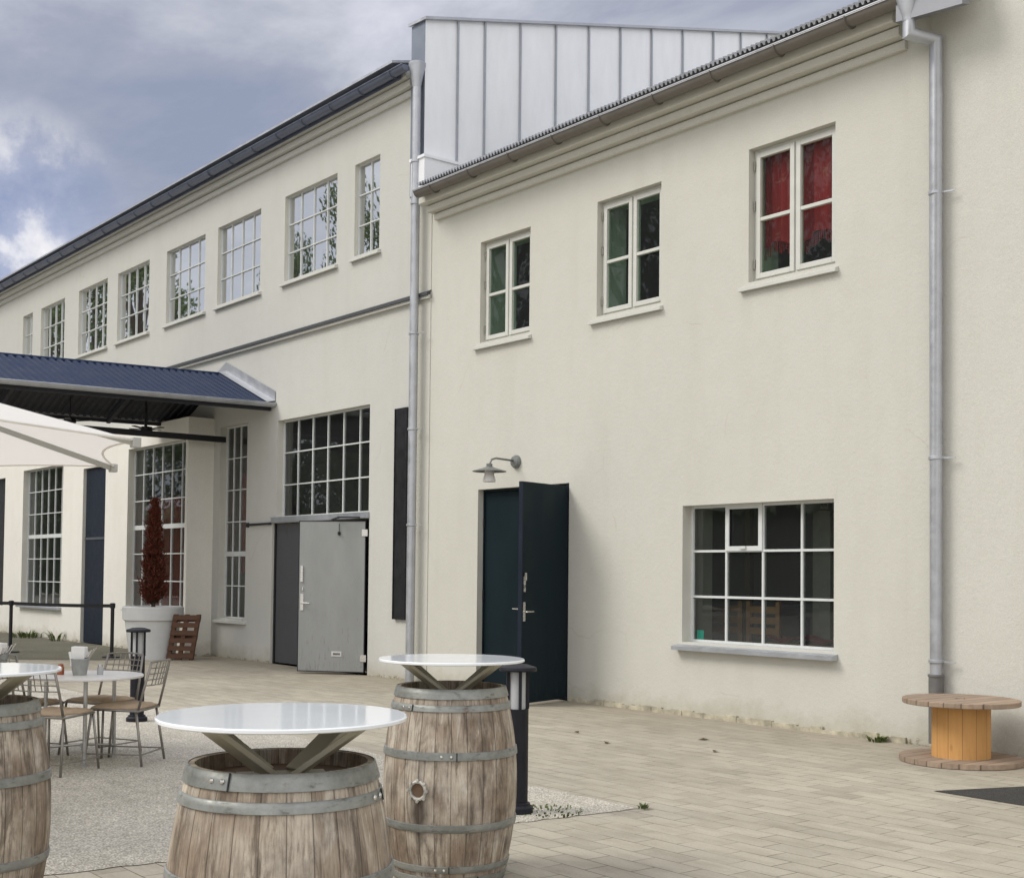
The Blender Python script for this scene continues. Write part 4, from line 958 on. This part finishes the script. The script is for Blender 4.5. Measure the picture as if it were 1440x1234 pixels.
bo = bollard((-6.39, -5.08, .004), 'black bollard light with frosted lamp standing behind the bunged barrel'); bo.rotation_euler = (0, 0, .35)
copy_tree(bo, (-12.48, -5.10, .004), .2, 'black bollard light standing among the cafe chairs in front of the planter')

# ------------------------------------------------------------------ planter, dead conifer, pallet, barrier
PX, PY = -21.28, -1.22
t = thing('planter', (PX, PY, 0), 'large white tapered planter under the red conifer', 'planter')
b = MB(); b.lathe([(.0, 0), (.38, 0), (.47, .66), (.51, .68), (.52, .89), (.50, .91), (.45, .90), (.44, .84)], 48, (PX, PY, .0), caps=False); b.build('pot', PLANT, t, smooth=True, auto=30)
b = MB(); b.lathe([(.45, .84), (.0, .87)], 32, (PX, PY, .0), caps=False); b.build('soil', simple('soil', (.05, .035, .025), .95, var=.3, scale=20), t)
t = thing('conifer', (PX, PY, .86), 'narrow dead red brown conifer growing in the white planter', 'tree')
b = MB(); b.tube([(PX, PY, .85), (PX+.02, PY, 1.7), (PX, PY+.01, 2.65)], [.04, .025, .008], 8); b.build('trunk', BARK, t)
b = MB(); rg = random.Random(3)
tw = MB()
for i in range(340):
    u = rg.random()**1.15; z0 = .90+u*1.80; L_ = (.33*(1-u)**.8+.05)*rg.uniform(.75, 1.04); a = rg.uniform(0, 6.283); dr = Vector((math.cos(a)*.62, math.sin(a)*.62, rg.uniform(.55, .95))).normalized()
    p0 = Vector((PX, PY, z0)); p1 = p0+dr*L_; tw.tube([p0, p1], [.007, .002], 4)
    for k in range(27):
        f = rg.uniform(.25, 1.0); p = p0.lerp(p1, f)+Vector((rg.gauss(0, .022), rg.gauss(0, .022), rg.gauss(0, .022))); d = (dr+Vector((rg.uniform(-.8, .8), rg.uniform(-.8, .8), rg.uniform(-.3, .6)))).normalized()*rg.uniform(.035, .075)
        s_ = d.cross(Vector((rg.uniform(-1, 1), rg.uniform(-1, 1), rg.uniform(-.3, .3)))).normalized()*.010; b.quad(p-s_, p+s_, p+d+s_*.3, p+d-s_*.3)
tw.build('twig', BARK, t)
b.build('crown', NEED, t)
t = thing('wooden_pallet', (-20.66, -.84, 0), 'brown wooden pallet leaning beside the white planter', 'pallet')
b = MB(); rg = random.Random(5)
def PT(u, v, w):    # u along width, v up the lean, w thickness
    return Vector((-20.93, -1.10, 0))+Vector((.62, .78, 0))*u+Vector((.14, .10, .98))*v+Vector((.78, -.62, .0))*w
def pbox(mb, u0, u1, v0, v1, w0, w1):
    k = len(mb.v); mb.box(u0, u1, v0, v1, w0, w1); mb.v[k:] = [tuple(PT(*p)) for p in mb.v[k:]]
for i in range(6): pbox(b, 0, .46, .03+i*.135, .03+i*.135+.085, .09, .11)
b.build('slat', PALW, t)
b = MB()
for u in (0, .19, .39): pbox(b, u, u+.07, 0, .80, .02, .09)
b.build('bearer', PALW, t)
b = MB()
for i in range(3): pbox(b, 0, .46, .03+i*.32, .03+i*.32+.09, 0, .02)
b.build('back_slat', PALW, t)
def post(x, y, label):
    t = thing('barrier_post', (0, 0, 0), label, 'barrier post', 'black belt barrier posts')
    b = MB(); b.lathe([(.0, 0), (.16, 0), (.16, .02), (.04, .035), (.0, .035)], 24, caps=False); b.build('base', BLACK, t, smooth=True, auto=30)
    b = MB(); b.tube([(0, 0, .03), (0, 0, .87)], .032, 12); b.build('pole', BLACK, t, smooth=True, auto=40)
    b = MB(); b.lathe([(.0, .86), (.045, .86), (.048, .94), (.03, .95), (.0, .95)], 16, caps=False); b.build('head', BLACK, t, smooth=True, auto=30)
    t.location = (x, y, .005); return t
pA = post(-21.85, -1.72, 'black belt barrier post nearest the planter'); pB = copy_tree(pA, (-24.1, -2.75, .005), 0, 'black belt barrier post in front of the left lattice window')
def belt(p, q, lb):
    b = MB(); n = 10
    for z in (-.03, .03):
        for i in range(n+1):
            u = i/n; b.v.append((p[0]+(q[0]-p[0])*u, p[1]+(q[1]-p[1])*u, .905+z-.05*u*(1-u)))
    for i in range(n): b.face((i, i+1, n+2+i, n+1+i))
    o = b.build('barrier_belt', BLACK); md = o.modifiers.new('s', 'SOLIDIFY'); md.thickness = .006
    tag(o, lb, 'barrier belt', 'belts between the barrier posts')
belt((-21.88, -1.73), (-24.07, -2.74), 'black belt stretched between the two barrier posts'); belt((-24.13, -2.76), (-26.6, -3.9), 'black belt running out of frame from the left barrier post')

# ------------------------------------------------------------------ cable reel
RX, RY = -6.02, -.64
t = thing('cable_reel', (RX, RY, 0), 'big wooden cable reel standing on its end beside the drainpipe', 'cable reel')
b = MB(); b.lathe([(.0, .0), (.495, .0), (.495, .04), (.0, .04)], 64, (RX, RY, .005), caps=False); b.build('flange', FLANGE, t)
b = MB(); b.lathe([(.235, .04), (.235, .475)], 34, (RX, RY, .005), caps=False); b.build('core', PINE, t)
b = MB(); b.lathe([(.0, .0), (.465, .0), (.470, .005), (.470, .038), (.465, .043), (.05, .043), (.045, .02), (0, .02)], 64, (RX, RY, .480), caps=False); b.build('flange', FLANGE, t)
# ------------------------------------------------------------------ parasol
PC = Vector((-10.23, -9.15, 0)); PR, PZT, PZA, PH = 3.0, 2.39, 3.18, .87
t = thing('parasol', (PC.x, PC.y, 0), 'large white octagonal parasol over the cafe tables', 'parasol')
b = MB()
nr, na = 8, 10
for k in range(8):
    a0 = PH+k*math.pi/4; a1 = a0+math.pi/4
    e0 = PC+Vector((PR*math.cos(a0), PR*math.sin(a0), PZT)); e1 = PC+Vector((PR*math.cos(a1), PR*math.sin(a1), PZT)); ap = PC+Vector((0, 0, PZA))
    base = len(b.v)
    for i in range(nr+1):
        for j in range(na+1):
            s_ = j/na; t_ = i/nr; e = e0.lerp(e1, s_); sag = 4*s_*(1-s_); t2 = t_*(1-.055*sag)
            p = ap.lerp(e, t2); p.z -= .05*sag*t_*(1-t_*.6); b.v.append(tuple(p))
    for i in range(nr):
        for j in range(na): b.face((base+i*(na+1)+j, base+(i+1)*(na+1)+j, base+(i+1)*(na+1)+j+1, base+i*(na+1)+j+1))
o = b.build('canopy', FABR, t, smooth=True, auto=8)
for k in range(8):
    a0 = PH+k*math.pi/4; d = Vector((math.cos(a0), math.sin(a0), 0)); b = MB()
    b.bar(PC+Vector((0, 0, PZA-.04))+d*.1, PC+d*(PR-.01)+Vector((0, 0, PZT-.02)), .032, .040); b.build('rib', RIBM, t)
for k in range(8):
    a0 = PH+k*math.pi/4; e0 = PC+Vector((PR*math.cos(a0), PR*math.sin(a0), PZT)); e1 = PC+Vector((PR*math.cos(a0+math.pi/4), PR*math.sin(a0+math.pi/4), PZT)); ap = PC+Vector((0, 0, PZA)); pt = []
    for j in range(na+1):
        s_ = j/na; sag = 4*s_*(1-s_); p = ap.lerp(e0.lerp(e1, s_), 1-.055*sag); p.z -= .05*sag*.4; pt.append(p)
    b = MB(); b.tube(pt, .009, 6); b.build('hem', FABR, t, smooth=True)
    d = Vector((math.cos(a0), math.sin(a0), 0)); b = MB(); b.box(-.03, .03, -.03, .03, -.05, .02); q_ = PC+d*(PR-.01)+Vector((0, 0, PZT)); b.v = [(x+q_.x, y+q_.y, z+q_.z) for x, y, z in b.v]; b.build('corner_pocket', RIBM, t, bevel=.006)
b = MB(); b.tube([PC, PC+Vector((0, 0, PZA+.08))], .04, 14); b.build('pole', RIBM, t, smooth=True, auto=40)
b = MB(); b.box(PC.x-.45, PC.x+.45, PC.y-.45, PC.y+.45, 0.005, .09); b.build('base', simple('concrete_base', (.35, .34, .32), .9), t, bevel=.01)

# ------------------------------------------------------------------ weeds and leaves
def weed(x, y, z, n, h, sp, label, seed, name='weed', cat='weed', group=None):
    rg = random.Random(seed); b = MB()
    for i in range(n):
        a = rg.uniform(0, 6.28); q = sp*math.sqrt(rg.random()); p = Vector((x+q*math.cos(a), y+q*math.sin(a), z)); hh = h*rg.uniform(.4, 1); d = Vector((math.cos(a)*rg.uniform(.1, .7), math.sin(a)*rg.uniform(.1, .7), 1)).normalized()*hh
        s_ = Vector((-math.sin(a+rg.uniform(-1, 1)), math.cos(a), 0))*(.006+hh*.06)
        m_ = p+d*.55; b.quad(p-s_*.5, p+s_*.5, m_+s_, m_-s_); e = p+d+Vector((math.cos(a), math.sin(a), -.3))*hh*.3; b.quad(m_-s_, m_+s_, e)
    o = b.build(name, GRASS); tag(o, label, cat, group)
weed(-7.22, -.12, 0, 60, .08, .08, 'small green weed at the wall foot left of the cable reel', 1)
weed(-29.3, -.75, 0, 120, .20, .42, 'leafy weed at the wall foot under the left lattice window', 2); weed(-27.6, -.7, 0, 22, .30, .16, 'tall thin weed at the wall foot beside the navy door', 3)
weed(-6.01, -4.33, .004, 26, .045, .035, 'tiny grass tuft at the tip of the gravel bed', 4)
weed(-6.28, -4.9, .004, 110, .022, .22, 'low grass patch at the foot of the nearer bollard light', 5, 'grass_patch', 'grass'); bpy.data.objects['grass_patch']['kind'] = 'stuff'
rg = random.Random(9)
for i, (x, y, lb) in enumerate(((-9.3, -2.0, 'dry leaf on the paving, topmost of the scattered few'), (-8.55, -2.3, 'dry leaf on the paving below the low window'), (-8.2, -1.4, 'dry leaf on the paving nearest the wall foot'), (-7.6, -1.9, 'dry leaf on the paving towards the cable reel'), (-10.1, -2.1, 'dry leaf on the paving in front of the blue door'))):
    b = MB(); a = rg.uniform(0, 6); c, s_ = math.cos(a)*.055, math.sin(a)*.055
    b.v = [(x-c, y-s_, .006), (x+s_*.5, y-c*.5, .018), (x+c, y+s_, .008), (x-s_*.5, y+c*.5, .02), (x, y, .006)]
    for q in ((0, 1, 4), (1, 2, 4), (2, 3, 4), (3, 0, 4)): b.face(q)
    tag(b.build('fallen_leaf', LEAFD), lb, 'leaf', 'fallen leaves on the paving')
# ------------------------------------------------------------------ trees across the yard (seen mirrored in the window panes)
def tree_mesh(seed, h, cr):
    rg = random.Random(seed); tb = MB(); tb.tube([(0, 0, 0), (.1, .05, h*.3), (0, .1, h*.62), (.1, 0, h*.9)], [h*.026, h*.02, h*.013, h*.004], 8)
    cl_ = []
    for i in range(34):
        z = h*(.22+.74*rg.random()); a = rg.uniform(0, 6.283); wz = math.sin(math.pi*min(1, max(.05, (z/h-.12)/.95)))**.7; q = cr*wz*math.sqrt(rg.random()); c = Vector((q*math.cos(a), q*math.sin(a), z)); cl_.append((c, rg.uniform(.16, .30)*cr))
        tb.tube([(0, 0, z*.75), tuple(c)], [h*.008, h*.002], 5)
    lb = MB()
    for c, rad in cl_:
        for i in range(260):
            d = Vector((rg.gauss(0, 1), rg.gauss(0, 1), rg.gauss(0, .8))).normalized()*rad*rg.random()**.4*1.5; p = c+d
            n_ = Vector((rg.gauss(0, 1), rg.gauss(0, 1), rg.gauss(0, 1))).normalized(); s_ = n_.orthogonal().normalized(); w = n_.cross(s_); k = rg.uniform(.07, .17)
            lb.quad(p-s_*k, p-w*k*.5, p+s_*k, p+w*k*.5)
    return tb, lb
tr = thing('tree', (0, 0, 0), 'x', 'tree', 'trees across the yard')
tb, lb_ = tree_mesh(11, 13, 3.6); tb.build('trunk', BARK, tr); lb_.build('crown', LEAF, tr)
spots = [(-49.8, -16.5, .5, 1.22), (-43, -16, .55, 1.27), (-66, -16.5, 1.0, 1.5), (-73, -16.5, 1.1, 1.5), (-80, -16.5, 1.1, 1.5), (-88, -17, 1.1, 1.5), (-57, -17.5, .85, .98),
         (-41, -22, 1.25, 1.45), (-38, -26, 1.25, 1.55), (-34, -31, 1.35, 1.7), (-60, -26, 1.2, .95), (-67, -26, 1.2, 1.0), (-53, -27, 1.2, .95), (-28, -35, 1.4, 1.5), (-22, -36, 1.4, 1.4)]
for i, (x, y, s_, h_) in enumerate(spots):
    o = tr if i == 0 else copy_tree(tr, (0, 0, 0), 0)
    o.location = (x, y, 0); o.rotation_euler = (0, 0, i*1.7); o.scale = (s_, s_, h_); o['label'] = 'leafy green tree across the yard, seen only mirrored in window panes'
hg = thing('backdrop', (-45, -32, 0), 'dense dark hedge of foliage across the yard, added out of view to darken pane reflections', 'backdrop')  # foliage wall added out of view so the lower panes reflect dark
b = MB(); rg = random.Random(21); A0, A1 = Vector((-82, -16, 0)), Vector((-16, -46, 0)); n = 150; dd = (A1-A0).normalized(); nn = Vector((dd.y, -dd.x, 0))
for i in range(n+1):
    c = A0.lerp(A1, i/n)
    for j in range(9):
        z = 5.2*j/8+rg.uniform(-.25, .25); b.v.append(tuple(c-nn*(rg.uniform(-.5, .5)-(1.6 if j == 8 else 0))+Vector((0, 0, max(0, z)))))
for i in range(n):
    for j in range(8): b.face((i*9+j, (i+1)*9+j, (i+1)*9+j+1, i*9+j+1))
b.build('foliage', LEAF, hg)
